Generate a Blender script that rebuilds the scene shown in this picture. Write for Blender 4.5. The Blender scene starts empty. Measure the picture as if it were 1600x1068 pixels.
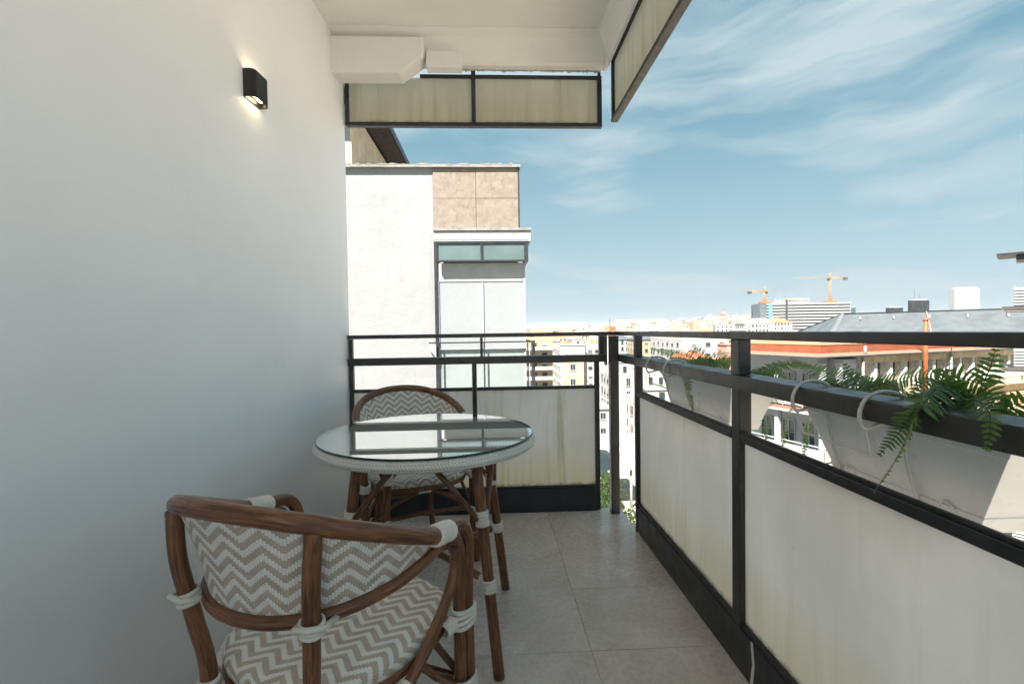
import bpy, bmesh, math, random
from math import sin, cos, pi, radians, sqrt
from mathutils import Vector, Matrix

SC = bpy.context.scene
COL = SC.collection
rnd = random.Random(7)

# ------------------------------------------------------------------ camera
H = 1.12                                   # eye height above the balcony floor
YAW, PITCH, ROLL = radians(2.58), radians(-1.31), radians(0.82)
fw = Vector((sin(YAW)*cos(PITCH), cos(YAW)*cos(PITCH), sin(PITCH)))
rt = Vector((cos(YAW), -sin(YAW), 0))
upv = rt.cross(fw)
rr = rt*cos(ROLL) - upv*sin(ROLL)
uu = upv*cos(ROLL) + rt*sin(ROLL)
cd = bpy.data.cameras.new('camera'); cam = bpy.data.objects.new('camera', cd); COL.objects.link(cam)
cam.matrix_world = Matrix(((rr.x, uu.x, -fw.x, 0), (rr.y, uu.y, -fw.y, 0), (rr.z, uu.z, -fw.z, H), (0, 0, 0, 1)))
cd.lens = 17.0; cd.sensor_width = 36.0; cd.clip_start = 0.02; cd.clip_end = 60000
SC.camera = cam

# ------------------------------------------------------------------ world, sun, exposure
SUN_DIR = Vector((-0.55, -0.83, 0.0)).normalized()     # horizontal direction towards the sun
SUN_EL = radians(52)
w = bpy.data.worlds.new('World'); SC.world = w; w.use_nodes = True
nt = w.node_tree; N = nt.nodes; L = nt.links; N.clear()
out = N.new('ShaderNodeOutputWorld'); bg = N.new('ShaderNodeBackground'); bg.inputs[1].default_value = 0.046
sky = N.new('ShaderNodeTexSky'); sky.sky_type = 'NISHITA'; sky.sun_disc = False
sky.sun_elevation = SUN_EL; sky.sun_rotation = math.atan2(SUN_DIR.x, SUN_DIR.y)
sky.air_density = 1.0; sky.dust_density = 0.6; sky.ozone_density = 1.3; sky.altitude = 600
tc = N.new('ShaderNodeTexCoord')
sep = N.new('ShaderNodeSeparateXYZ'); L.new(tc.outputs['Generated'], sep.inputs[0])
def wm(op, a, b=None, c=None):
    n = N.new('ShaderNodeMath'); n.operation = op
    for i, v in enumerate((a, b, c)):
        if v is None: continue
        if isinstance(v, (int, float)): n.inputs[i].default_value = v
        else: L.new(v, n.inputs[i])
    return n.outputs[0]
zz = wm('MAXIMUM', sep.outputs[2], 0.0)
den = wm('ADD', zz, 0.16)
px = wm('DIVIDE', sep.outputs[0], den); py = wm('DIVIDE', sep.outputs[1], den)
cb = N.new('ShaderNodeCombineXYZ'); L.new(px, cb.inputs[0]); L.new(py, cb.inputs[1])
CLOUD_OFF = (3.7, 2.2, 0)
def cloud(rot, sx, sy, scale, det, rough, dist, lo, hi, off):
    mp = N.new('ShaderNodeMapping'); mp.inputs['Rotation'].default_value = (0, 0, rot)
    mp.inputs['Scale'].default_value = (sx, sy, 1); mp.inputs['Location'].default_value = off
    L.new(cb.outputs[0], mp.inputs[0])
    nz = N.new('ShaderNodeTexNoise'); nz.inputs['Scale'].default_value = scale; nz.inputs['Detail'].default_value = det
    nz.inputs['Roughness'].default_value = rough; nz.inputs['Distortion'].default_value = dist
    L.new(mp.outputs[0], nz.inputs['Vector'])
    mr = N.new('ShaderNodeMapRange'); mr.interpolation_type = 'SMOOTHSTEP'
    mr.inputs[1].default_value = lo; mr.inputs[2].default_value = hi
    L.new(nz.outputs[0], mr.inputs[0]); return mr.outputs[0]
cb = N.new('ShaderNodeCombineXYZ'); L.new(sep.outputs[0], cb.inputs[0]); L.new(wm('MULTIPLY', wm('POWER', zz, 0.85), 1.5), cb.inputs[1]); L.new(sep.outputs[1], cb.inputs[2])
wv = N.new('ShaderNodeTexNoise'); wv.inputs['Scale'].default_value = 1.6; wv.inputs['Detail'].default_value = 4; L.new(cb.outputs[0], wv.inputs['Vector'])
wa = N.new('ShaderNodeVectorMath'); wa.operation = 'MULTIPLY_ADD'; L.new(wv.outputs['Color'], wa.inputs[0]); wa.inputs[1].default_value = (.38, .38, .2); L.new(cb.outputs[0], wa.inputs[2])
cb = wa                                                            # cirrus drifts in bent, slanting streaks
c1 = cloud(radians(-42), 0.8, 2.6, 1.5, 7, 0.54, 0.2, 0.37, 0.66, CLOUD_OFF)
c2 = cloud(radians(-24), 1.0, 6.0, 2.0, 7, 0.56, 0.2, 0.40, 0.78, (4.1, 2.0, 0))
c3 = cloud(radians(-30), 1.0, 1.6, 1.5, 3, 0.5, 0.2, 0.36, 0.56, (0.9, 1.2, 0))
cm = wm('MULTIPLY', wm('ADD', wm('MULTIPLY', c1, 0.95), wm('MULTIPLY', c2, 0.55)), wm('ADD', wm('MULTIPLY', c3, 0.6), 0.4))
cm = wm('MINIMUM', cm, 0.95)
hz = wm('POWER', wm('SUBTRACT', 1.0, wm('MINIMUM', wm('MULTIPLY', zz, 1.6), 1.0)), 1.7)     # thin veil towards the horizon
cm = wm('MAXIMUM', cm, wm('MULTIPLY', hz, 0.97))
lv = N.new('ShaderNodeCombineXYZ'); L.new(sep.outputs[0], lv.inputs[0]); L.new(sep.outputs[1], lv.inputs[1]); L.new(wm('ADD', wm('MULTIPLY', zz, 0.75), 0.34), lv.inputs[2])
ln_ = N.new('ShaderNodeVectorMath'); ln_.operation = 'NORMALIZE'; L.new(lv.outputs[0], ln_.inputs[0]); L.new(ln_.outputs[0], sky.inputs[0])   # clear dry air: blue far down
hs = N.new('ShaderNodeMixRGB'); hs.blend_type = 'MULTIPLY'; hs.inputs[0].default_value = 1
hs.inputs[2].default_value = (0.64, 1.06, 0.80, 1); L.new(sky.outputs[0], hs.inputs[1])
mx = N.new('ShaderNodeMixRGB'); mx.inputs[2].default_value = (2.6, 3.15, 3.35, 1)
L.new(cm, mx.inputs[0]); L.new(hs.outputs[0], mx.inputs[1])
L.new(mx.outputs[0], bg.inputs[0]); L.new(bg.outputs[0], out.inputs[0])

sl = bpy.data.lights.new('sun', 'SUN'); sl.energy = 4.0; sl.angle = radians(0.53); sl.color = (1.0, 0.955, 0.90)
so = bpy.data.objects.new('sun', sl); COL.objects.link(so)
tosun = Vector((SUN_DIR.x*cos(SUN_EL), SUN_DIR.y*cos(SUN_EL), sin(SUN_EL)))
so.rotation_euler = tosun.to_track_quat('Z', 'Y').to_euler(); so.location = (-30, -40, 60)
SC.view_settings.view_transform = 'Standard'; SC.view_settings.look = 'None'
SC.view_settings.exposure = 2.32; SC.view_settings.gamma = 1.0
SC.view_settings.use_curve_mapping = False
SC.cycles.max_bounces = 7; SC.cycles.diffuse_bounces = 4; SC.cycles.glossy_bounces = 3; SC.cycles.transmission_bounces = 4; SC.cycles.volume_bounces = 0; SC.cycles.transparent_max_bounces = 10
SC.cycles.use_adaptive_sampling = True; SC.cycles.adaptive_threshold = 0.02

# ------------------------------------------------------------------ materials
MATS = {}
class NT:
    def __init__(s, name):
        m = bpy.data.materials.new(name); m.use_nodes = True; s.m = m; s.n = m.node_tree.nodes; s.l = m.node_tree.links
        s.b = s.n['Principled BSDF']; s.out = s.n['Material Output']; MATS[name] = m
    def new(s, t, **kw):
        n = s.n.new(t)
        for k, v in kw.items(): setattr(n, k, v)
        return n
    def put(s, node, idx, v):
        if v is None: return
        if hasattr(v, 'is_output'): s.l.new(v, node.inputs[idx])
        else: node.inputs[idx].default_value = v
    def math(s, op, a, b=None, c=None):
        n = s.new('ShaderNodeMath', operation=op)
        for i, v in enumerate((a, b, c)): s.put(n, i, v)
        return n.outputs[0]
    def coord(s, kind='Object', scale=(1, 1, 1), rot=(0, 0, 0), loc=(0, 0, 0)):
        t = s.new('ShaderNodeTexCoord'); m = s.new('ShaderNodeMapping')
        s.l.new(t.outputs[kind], m.inputs[0]); m.inputs['Scale'].default_value = scale
        m.inputs['Rotation'].default_value = rot; m.inputs['Location'].default_value = loc
        return m.outputs[0]
    def noise(s, vec, scale, det=4, rough=.55, dist=0):
        n = s.new('ShaderNodeTexNoise'); s.l.new(vec, n.inputs['Vector'])
        n.inputs['Scale'].default_value = scale; n.inputs['Detail'].default_value = det
        n.inputs['Roughness'].default_value = rough; n.inputs['Distortion'].default_value = dist
        return n.outputs[0]
    def rng(s, v, a, b, c=0., d=1., smooth=True):
        n = s.new('ShaderNodeMapRange', interpolation_type='SMOOTHSTEP' if smooth else 'LINEAR')
        s.put(n, 0, v); n.inputs[1].default_value = a; n.inputs[2].default_value = b
        n.inputs[3].default_value = c; n.inputs[4].default_value = d; return n.outputs[0]
    def mix(s, f, a, b, blend='MIX'):
        n = s.new('ShaderNodeMixRGB', blend_type=blend); s.put(n, 0, f)
        for i, v in ((1, a), (2, b)):
            s.put(n, i, v if hasattr(v, 'is_output') else (v[0], v[1], v[2], 1))
        return n.outputs[0]
    def bump(s, h, strength, dist=0.002, normal=None):
        n = s.new('ShaderNodeBump'); n.inputs['Strength'].default_value = strength; n.inputs['Distance'].default_value = dist
        s.l.new(h, n.inputs['Height'])
        if normal is not None: s.l.new(normal, n.inputs['Normal'])
        return n.outputs[0]

def pm(name, col, rough=.6, var=.12, scale=4, bump=0, bscale=60, bdist=.002, metallic=0, spec=.5, coat=0, streak=None, dirt=None):
    t = NT(name); b = t.b
    v = t.coord('Object')
    nz = t.noise(v, scale, 5, .6)
    d = [c*(1-var) for c in col]; h = [min(1, c*(1+var)) for c in col]
    c = t.mix(t.rng(nz, .3, .7), d, h)
    if streak:                                                     # vertical run-off marks
        vs = t.coord('Object', (streak[0], streak[0], streak[0]*.07))
        c = t.mix(t.math('MULTIPLY', t.rng(t.noise(vs, 3, 5, .65), .52, .78), streak[1]), c, streak[2])
    if dirt:
        c = t.mix(t.math('MULTIPLY', t.rng(t.noise(v, dirt[0], 7, .7), .55, .75), dirt[1]), c, dirt[2])
    t.l.new(c, b.inputs['Base Color'])
    rgh = t.rng(t.noise(v, scale*3, 3), .3, .7, max(.02, rough-.08), min(1, rough+.08)); t.l.new(rgh, b.inputs['Roughness'])
    b.inputs['Metallic'].default_value = metallic; b.inputs['Specular IOR Level'].default_value = spec
    b.inputs['Coat Weight'].default_value = coat
    if bump: t.l.new(t.bump(t.noise(v, bscale, 4, .6), bump, bdist), b.inputs['Normal'])
    return t.m

pm('wall_paint', (.835, .855, .875), .5, .025, 1.2, .22, 160, .0015, dirt=(2.6, .22, (.67, .69, .705)))
pm('ceiling_paint', (.80, .79, .765), .8, .04, 1.5, .25, 9, .004, dirt=(2.3, .25, (.50, .47, .42)))
pm('skirting', (.74, .72, .69), .45, .03, 3)
pm('concrete_raw', (.42, .39, .34), .9, .25, 8, .6, 40, .006)
pm('black_metal', (.020, .021, .024), .42, .25, 9, .08, 120, .001, dirt=(14, .35, (.05, .045, .04)))
pm('rail_metal', (.030, .028, .027), .36, .25, 7, .08, 140, .001, dirt=(16, .45, (.095, .082, .072)))
pm('kick_metal', (.012, .015, .021), .36, .3, 6, .1, 60, .001, dirt=(9, .3, (.05, .055, .06)))
pm('white_plastic', (.76, .77, .78), .32, .03, 3)
pm('white_wire', (.55, .56, .56), .35, .05, 20)
pm('soil', (.05, .035, .025), 1, .4, 60, 1, 90, .01)
pm('white_wall_ext', (.235, .237, .236), .85, .03, .8, .35, 5, .03, dirt=(1.1, .25, (.20, .20, .194)), streak=(2.0, .4, (.165, .16, .15)))
pm('coping', (.20, .19, .17), .8, .2, 6, .4, 30, .01)
pm('grey_trim', (.24, .252, .256), .6, .06, 4)
pm('white_trim', (.30, .31, .305), .5, .05, 4)
pm('blind_white', (.235, .248, .254), .22, .02, 1.5, spec=.6)
pm('pane_pale', (.215, .245, .238), .3, .05, 2)
pm('lead_grey', (.11, .115, .12), .6, .1, .6)
pm('white_fin', (.50, .48, .44), .8, .08, 2)
pm('dark_timber', (.06, .048, .04), .7, .3, 6)
pm('tan_plaster', (.55, .45, .33), .9, .15, 2, .3, 20, .01, dirt=(1.6, .5, (.62, .40, .16)))
pm('glass_dark', (.03, .04, .045), .08, .2, .8, spec=.8)
pm('glass_grey', (.10, .12, .13), .12, .3, .6, spec=.8)
pm('glass_teal', (.10, .30, .33), .12, .2, .6, spec=.8)
pm('white_city', (.33, .323, .305), .85, .05, .15, dirt=(.2, .2, (.36, .34, .31)), streak=(.4, .3, (.29, .275, .25)))
pm('cream_city', (.32, .26, .175), .85, .08, .15, dirt=(.2, .25, (.34, .27, .18)))
pm('pink_city', (.40, .22, .17), .85, .08, .15, dirt=(.2, .25, (.58, .36, .3)))
pm('orange_city', (.52, .20, .06), .85, .12, .3)
pm('brown_city', (.28, .18, .12), .85, .2, .2)
pm('grey_city', (.34, .34, .34), .85, .1, .15)
pm('roof_pale', (.25, .23, .205), .9, .12, .12, dirt=(.35, .4, (.22, .20, .175)))
pm('roof_red', (.50, .17, .08), .9, .2, .5)
pm('awning_green', (.08, .16, .09), .8, .2, .5)
pm('red_orange', (.23, .065, .028), .8, .12, 1.2, dirt=(1.5, .3, (.33, .10, .045)))
pm('flue_orange', (.36, .075, .02), .55, .15, 2)
pm('tile_skirt', (.27, .125, .08), .85, .15, 3)
pm('loggia_grey', (.36, .37, .40), .8, .06, .6)
pm('dark_tower', (.03, .033, .038), .3, .3, .02)
pm('teal_tower', (.04, .09, .10), .3, .3, .02)
pm('pale_tower', (.22, .23, .23), .6, .04, .05)
pm('crane_yellow', (.32, .18, .045), .5, .1, .3)
pm('crane_red', (.35, .12, .05), .6, .1, .3)
pm('asphalt', (.055, .055, .056), .95, .3, .3, .3, 2, .02)
pm('paving_pale', (.40, .335, .25), .9, .12, .6, dirt=(.9, .3, (.40, .33, .25)))
pm('paving_sand', (.42, .34, .25), .9, .15, .25, .2, 3, .01)
pm('ground_mat', (.30, .28, .25), .95, .3, .02)
pm('hill_mat', (.16, .19, .17), 1, .3, .0005)
pm('antenna', (.05, .05, .05), .5, .1, 5)

# rattan pole: dark streaks along the length, scorched patches
t = NT('rattan')
uv = t.new('ShaderNodeUVMap').outputs[0]
def uvmap(t, uv, sc, loc=(0, 0, 0)):
    m = t.new('ShaderNodeMapping'); t.l.new(uv, m.inputs[0]); m.inputs['Scale'].default_value = sc; m.inputs['Location'].default_value = loc; return m.outputs[0]
st = t.noise(uvmap(t, uv, (160, 9, 1)), 1, 5, .65, .4)
fine = t.noise(uvmap(t, uv, (420, 26, 1)), 1, 3, .6)
bl = t.noise(t.coord('Object'), 9, 3, .6)
c = t.mix(t.rng(st, .32, .66), (.055, .019, .008), (.25, .105, .045))
c = t.mix(t.math('MULTIPLY', t.rng(fine, .52, .68), .65), c, (.035, .013, .007))
c = t.mix(t.math('MULTIPLY', t.rng(bl, .56, .75), .45), c, (.05, .02, .011))
t.l.new(c, t.b.inputs['Base Color']); t.l.new(t.rng(st, .3, .7, .42, .26), t.b.inputs['Roughness'])
t.b.inputs['Specular IOR Level'].default_value = .5
t.l.new(t.bump(st, .25, .001), t.b.inputs['Normal'])
# white rattan-core binding
pm('binding', (.66, .64, .59), .5, .06, 30, .2, 200, .0006, dirt=(40, .25, (.38, .34, .28)))

def weave(name, c_a, c_b, cw=.0056, zig=.074, band=.031, slope=.84, rot=False):
    t = NT(name)
    uv = t.new('ShaderNodeUVMap').outputs[0]
    s = t.new('ShaderNodeSeparateXYZ'); t.l.new(uv, s.inputs[0])
    u, v = (s.outputs[1], s.outputs[0]) if rot else (s.outputs[0], s.outputs[1])
    uc = t.math('DIVIDE', u, cw); ucol = t.math('MULTIPLY', t.math('FLOOR', uc), cw)
    tri = t.math('MULTIPLY', t.math('PINGPONG', ucol, zig/2), slope*1.0)
    vv = t.math('ADD', t.math('ADD', v, 5.0), tri)
    fr = t.math('FRACT', t.math('DIVIDE', vv, band))
    sel = t.math('GREATER_THAN', fr, .5)
    half = t.math('FRACT', t.math('DIVIDE', vv, band*.5))
    # bulge of every strip
    ed = t.math('ABSOLUTE', t.math('SUBTRACT', t.math('FRACT', uc), .5))
    hu = t.math('SUBTRACT', 1.0, t.math('POWER', t.math('MULTIPLY', ed, 2.0), 3.0))
    ev = t.math('ABSOLUTE', t.math('SUBTRACT', half, .5))
    hv = t.math('SUBTRACT', 1.0, t.math('POWER', t.math('MULTIPLY', ev, 2.0), 6.0))
    h = t.math('MULTIPLY', hu, hv)
    var = t.noise(t.coord('Object'), 35, 2)
    ca = t.mix(t.rng(var, .3, .7), [x*.93 for x in c_a], c_a); cbb = t.mix(t.rng(var, .3, .7), [x*.86 for x in c_b], [x*1.08 for x in c_b])
    c = t.mix(sel, ca, cbb)
    c = t.mix(t.math('MULTIPLY', t.rng(h, .0, .35, 1., 0.), .55), c, (.16, .13, .105))
    t.l.new(c, t.b.inputs['Base Color']); t.b.inputs['Roughness'].default_value = .42
    t.l.new(t.bump(h, .55, .0022), t.b.inputs['Normal'])
    return t.m
weave('weave_chevron', (.82, .81, .78), (.50, .425, .36))
def rimweave(name):
    t = NT(name); uv = t.new('ShaderNodeUVMap').outputs[0]
    s = t.new('ShaderNodeSeparateXYZ'); t.l.new(uv, s.inputs[0])
    a = t.math('MULTIPLY', s.outputs[0], 92.0)
    zg = t.math('MULTIPLY', t.math('PINGPONG', s.outputs[1], .015), 60.0)
    f = t.math('FRACT', t.math('ADD', a, zg))
    hgt = t.math('SUBTRACT', 1.0, t.math('POWER', t.math('MULTIPLY', t.math('ABSOLUTE', t.math('SUBTRACT', f, .5)), 2.0), 4.0))
    vv = t.math('FRACT', t.math('DIVIDE', s.outputs[1], .015))
    h2 = t.math('SUBTRACT', 1.0, t.math('POWER', t.math('MULTIPLY', t.math('ABSOLUTE', t.math('SUBTRACT', vv, .5)), 2.0), 5.0))
    h = t.math('MULTIPLY', hgt, h2)
    c = t.mix(t.rng(h, 0, .5), (.30, .28, .25), (.74, .73, .70))
    t.l.new(c, t.b.inputs['Base Color']); t.b.inputs['Roughness'].default_value = .45
    t.l.new(t.bump(h, .7, .003), t.b.inputs['Normal'])
rimweave('weave_rim')
def topweave(name):
    t = NT(name); v = t.coord('Object', (1, 1, 1)); s = t.new('ShaderNodeSeparateXYZ'); t.l.new(v, s.inputs[0])
    def strip(x, wd): 
        f = t.math('FRACT', t.math('DIVIDE', t.math('ADD', x, 4.0), wd)); return t.math('SUBTRACT', 1.0, t.math('POWER', t.math('MULTIPLY', t.math('ABSOLUTE', t.math('SUBTRACT', f, .5)), 2.0), 4.0))
    h = t.math('MULTIPLY', strip(s.outputs[0], .011), strip(s.outputs[1], .009))
    c = t.mix(t.rng(h, .0, .5), (.30, .30, .29), (.80, .80, .79)); t.l.new(c, t.b.inputs['Base Color'])
    t.b.inputs['Roughness'].default_value = .5; t.l.new(t.bump(h, .6, .002), t.b.inputs['Normal'])
topweave('weave_flat')
# clear table glass
t = NT('table_glass'); t.b.inputs['Base Color'].default_value = (.93, .98, .96, 1); t.b.inputs['Roughness'].default_value = .01
t.b.inputs['IOR'].default_value = 1.52
lw_ = t.new('ShaderNodeLayerWeight'); lw_.inputs[0].default_value = .5
fz = t.new('ShaderNodeMath', operation='POWER'); t.l.new(lw_.outputs['Facing'], fz.inputs[0]); fz.inputs[1].default_value = 1.15
tr = t.new('ShaderNodeBsdfTransparent'); tr.inputs[0].default_value = (.92, .96, .945, 1)
gl = t.new('ShaderNodeBsdfGlossy'); gl.inputs[0].default_value = (.98, 1, 1, 1); gl.inputs['Roughness'].default_value = .012
ms = t.new('ShaderNodeMixShader'); t.l.new(fz.outputs[0], ms.inputs[0]); t.l.new(tr.outputs[0], ms.inputs[1]); t.l.new(gl.outputs[0], ms.inputs[2])
t.l.new(ms.outputs[0], t.out.inputs[0])
pm('glass_edge', (.010, .035, .030), .15, .1, 5)

# aged frosted sheet: translucent with stains
t = NT('clear_sheet'); tr = t.new('ShaderNodeBsdfTransparent'); tr.inputs[0].default_value = (.95, .96, .94, 1)
gl = t.new('ShaderNodeBsdfGlossy'); gl.inputs['Roughness'].default_value = .15
fz = t.new('ShaderNodeFresnel'); fz.inputs[0].default_value = 1.35
ms = t.new('ShaderNodeMixShader'); t.l.new(fz.outputs[0], ms.inputs[0]); t.l.new(tr.outputs[0], ms.inputs[1]); t.l.new(gl.outputs[0], ms.inputs[2]); t.l.new(ms.outputs[0], t.out.inputs[0])
def frosted(name, col, stain, salg, trans=.45, seed=0.0, streaks=.5):
    t = NT(name); v = t.coord('Object', loc=(seed, seed*.7, 0)); s = t.new('ShaderNodeSeparateXYZ'); t.l.new(t.new('ShaderNodeTexCoord').outputs['Object'], s.inputs[0])
    n1 = t.noise(v, 2.2, 6, .6, .3); n2 = t.noise(t.coord('Object', (9, 9, .55), loc=(seed, 0, 0)), 1.6, 6, .62, .2)
    n3 = t.noise(v, 26, 4, .7)
    c = t.mix(t.rng(n1, .25, .75), [x*.80 for x in col], col)
    low = t.math('MULTIPLY', t.rng(s.outputs[2], .0, .30, 1., .0), t.rng(n2, .30, .62, .35, 1.))                      # grime that gathered along the bottom edge
    c = t.mix(t.math('MULTIPLY', low, .9), c, salg)
    edge = t.math('MULTIPLY', t.rng(s.outputs[2], .0, .022, 1., .0), t.rng(n3, .38, .6))
    c = t.mix(t.math('MULTIPLY', edge, .8), c, (.20, .17, .11))
    c = t.mix(t.math('MULTIPLY', t.math('MULTIPLY', t.rng(n2, .5, .72), streaks), t.rng(n1, .35, .6)), c, stain)
    c = t.mix(t.rng(n3, .70, .76, 0, .35), c, (.25, .23, .18))
    df = t.new('ShaderNodeBsdfDiffuse'); tl = t.new('ShaderNodeBsdfTranslucent'); t.l.new(c, df.inputs[0]); t.l.new(c, tl.inputs[0])
    m1 = t.new('ShaderNodeMixShader'); m1.inputs[0].default_value = trans; t.l.new(df.outputs[0], m1.inputs[1]); t.l.new(tl.outputs[0], m1.inputs[2])
    g = t.new('ShaderNodeBsdfGlossy'); g.inputs['Roughness'].default_value = .32
    f = t.new('ShaderNodeFresnel'); f.inputs[0].default_value = 1.4
    m2 = t.new('ShaderNodeMixShader'); t.l.new(f.outputs[0], m2.inputs[0]); t.l.new(m1.outputs[0], m2.inputs[1]); t.l.new(g.outputs[0], m2.inputs[2])
    t.l.new(m2.outputs[0], t.out.inputs[0])
frosted('frosted_side', (.84, .855, .865), (.58, .58, .54), (.66, .62, .47), .54, 3.1, .45)
frosted('frosted_back', (.80, .805, .79), (.36, .37, .20), (.70, .63, .38), .52, 7.7, .9)
frosted('frosted_top', (.72, .71, .60), (.40, .38, .26), (.52, .47, .33), .5, 1.3, .75)
frosted('frosted_far', (.13, .18, .178), (.10, .135, .13), (.15, .19, .185), .2, 5.3, .2)

# floor stone
t = NT('floor_stone'); oi = t.new('ShaderNodeObjectInfo')
ad = t.new('ShaderNodeVectorMath', operation='ADD'); t.l.new(t.new('ShaderNodeTexCoord').outputs['Object'], ad.inputs[0])
sc_ = t.new('ShaderNodeVectorMath', operation='SCALE'); cmb = t.new('ShaderNodeCombineXYZ'); t.l.new(oi.outputs['Random'], cmb.inputs[0]); t.l.new(oi.outputs['Random'], cmb.inputs[1])
t.l.new(cmb.outputs[0], sc_.inputs[0]); sc_.inputs['Scale'].default_value = 7.0; t.l.new(sc_.outputs[0], ad.inputs[1])
v = ad.outputs[0]
n1 = t.noise(v, 4.2, 10, .68, .6); n2 = t.noise(v, 46, 6, .7); n3 = t.noise(v, 2.1, 5, .55, 1.5)
c = t.mix(t.rng(n1, .3, .7), (.50, .435, .392), (.66, .59, .545))
c = t.mix(t.math('MULTIPLY', t.rng(n2, .45, .7), .16), c, (.76, .70, .655))
vein = t.rng(t.math('ABSOLUTE', t.math('SUBTRACT', n3, .5)), .0, .0035, 1., 0.)
vm = t.rng(t.noise(v, 2.7, 2), .56, .66)
c = t.mix(t.math('MULTIPLY', t.math('MULTIPLY', vein, vm), .8), c, (.85, .80, .76))
t.l.new(c, t.b.inputs['Base Color']); t.l.new(t.rng(n2, .3, .7, .20, .36), t.b.inputs['Roughness'])
t.b.inputs['Specular IOR Level'].default_value = .5
t.l.new(t.bump(n2, .12, .0015), t.b.inputs['Normal'])
pm('grout', (.40, .35, .31), .95, .15, 20)
# travertine
t = NT('travertine'); v = t.coord('Object'); n1 = t.noise(v, 9, 7, .68, .3); n2 = t.noise(t.coord('Object', (7, 7, 2)), 3.2, 5, .6)
c = t.mix(t.rng(n1, .3, .7), (.165, .132, .103), (.22, .182, .145)); pit = t.rng(n2, .61, .67)
c = t.mix(t.math('MULTIPLY', pit, .75), c, (.22, .15, .10)); t.l.new(c, t.b.inputs['Base Color']); t.b.inputs['Roughness'].default_value = .85
t.l.new(t.bump(t.math('SUBTRACT', n1, pit), .5, .02), t.b.inputs['Normal'])
# brick with real courses only as fine relief (bricks are 1-2 px at this distance)
t = NT('tan_brick'); br = t.new('ShaderNodeTexBrick'); v = t.coord('Object', rot=(radians(90), 0, 0)); t.l.new(v, br.inputs[0])
br.inputs['Color1'].default_value = (.31, .17, .08, 1); br.inputs['Color2'].default_value = (.37, .22, .115, 1); br.inputs['Mortar'].default_value = (.44, .345, .245, 1)
br.inputs['Scale'].default_value = 1; br.inputs['Brick Width'].default_value = .25; br.inputs['Row Height'].default_value = .075; br.inputs['Mortar Size'].default_value = .012
t.l.new(br.outputs[0], t.b.inputs['Base Color']); t.b.inputs['Roughness'].default_value = .9
pm('stone_band', (.52, .42, .28), .9, .18, 1.5, dirt=(2.5, .5, (.30, .24, .16)))
# slate: rows of small slates
t = NT('slate_roof'); v = t.coord('Object'); s = t.new('ShaderNodeSeparateXYZ'); t.l.new(v, s.inputs[0])
f = t.math('FRACT', t.math('MULTIPLY', s.outputs[2], 2.0)); row = t.math('FLOOR', t.math('MULTIPLY', s.outputs[2], 2.0))
g = t.math('FRACT', t.math('ADD', t.math('MULTIPLY', s.outputs[0], 1.5), t.math('MULTIPLY', row, .5)))
nn = t.noise(v, .8, 6, .7)
c = t.mix(t.rng(nn, .3, .7), (.062, .071, .076), (.092, .104, .11))
ln = t.math('MAXIMUM', t.rng(f, 0, .16, 1, 0), t.math('MULTIPLY', t.rng(g, 0, .1, 1, 0), .6))
c = t.mix(t.math('MULTIPLY', ln, .5), c, (.05, .053, .056)); t.l.new(c, t.b.inputs['Base Color']); t.b.inputs['Roughness'].default_value = .6
# leaves
def leafmat(name, a, b_):
    t = NT(name); oi = t.new('ShaderNodeObjectInfo'); v = t.coord('Object'); n = t.noise(v, 14, 3)
    c = t.mix(t.math('ADD', t.math('MULTIPLY', oi.outputs['Random'], .6), t.math('MULTIPLY', n, .4)), a, b_)
    t.l.new(c, t.b.inputs['Base Color']); t.b.inputs['Roughness'].default_value = .38
    tl = t.new('ShaderNodeBsdfTranslucent'); t.l.new(t.mix(.5, c, (.26, .42, .04)), tl.inputs[0])
    m = t.new('ShaderNodeMixShader'); m.inputs[0].default_value = .30; t.l.new(t.b.outputs[0], m.inputs[1]); t.l.new(tl.outputs[0], m.inputs[2])
    t.l.new(m.outputs[0], t.out.inputs[0])
leafmat('fern_leaf', (.028, .115, .045), (.165, .255, .055))
leafmat('shrub_leaf', (.025, .06, .02), (.06, .10, .025))
pm('fern_stem', (.05, .075, .02), .6, .2, 20)
pm('bark', (.10, .07, .05), .9, .2, 8)
# lamp glow
t = NT('lamp_glow'); t.b.inputs['Emission Color'].default_value = (1, .78, .42, 1); t.b.inputs['Emission Strength'].default_value = 6.5
t.b.inputs['Base Color'].default_value = (.9, .8, .5, 1)
pm('lamp_black', (.012, .013, .014), .38, .1, 20)
pm('lamp_brass', (.75, .55, .22), .3, .1, 20, metallic=.8)
# hospital-style bands
pm('band_white', (.27, .27, .267), .6, .03, .05)
pm('band_dark', (.05, .055, .06), .3, .3, .2)

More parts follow.
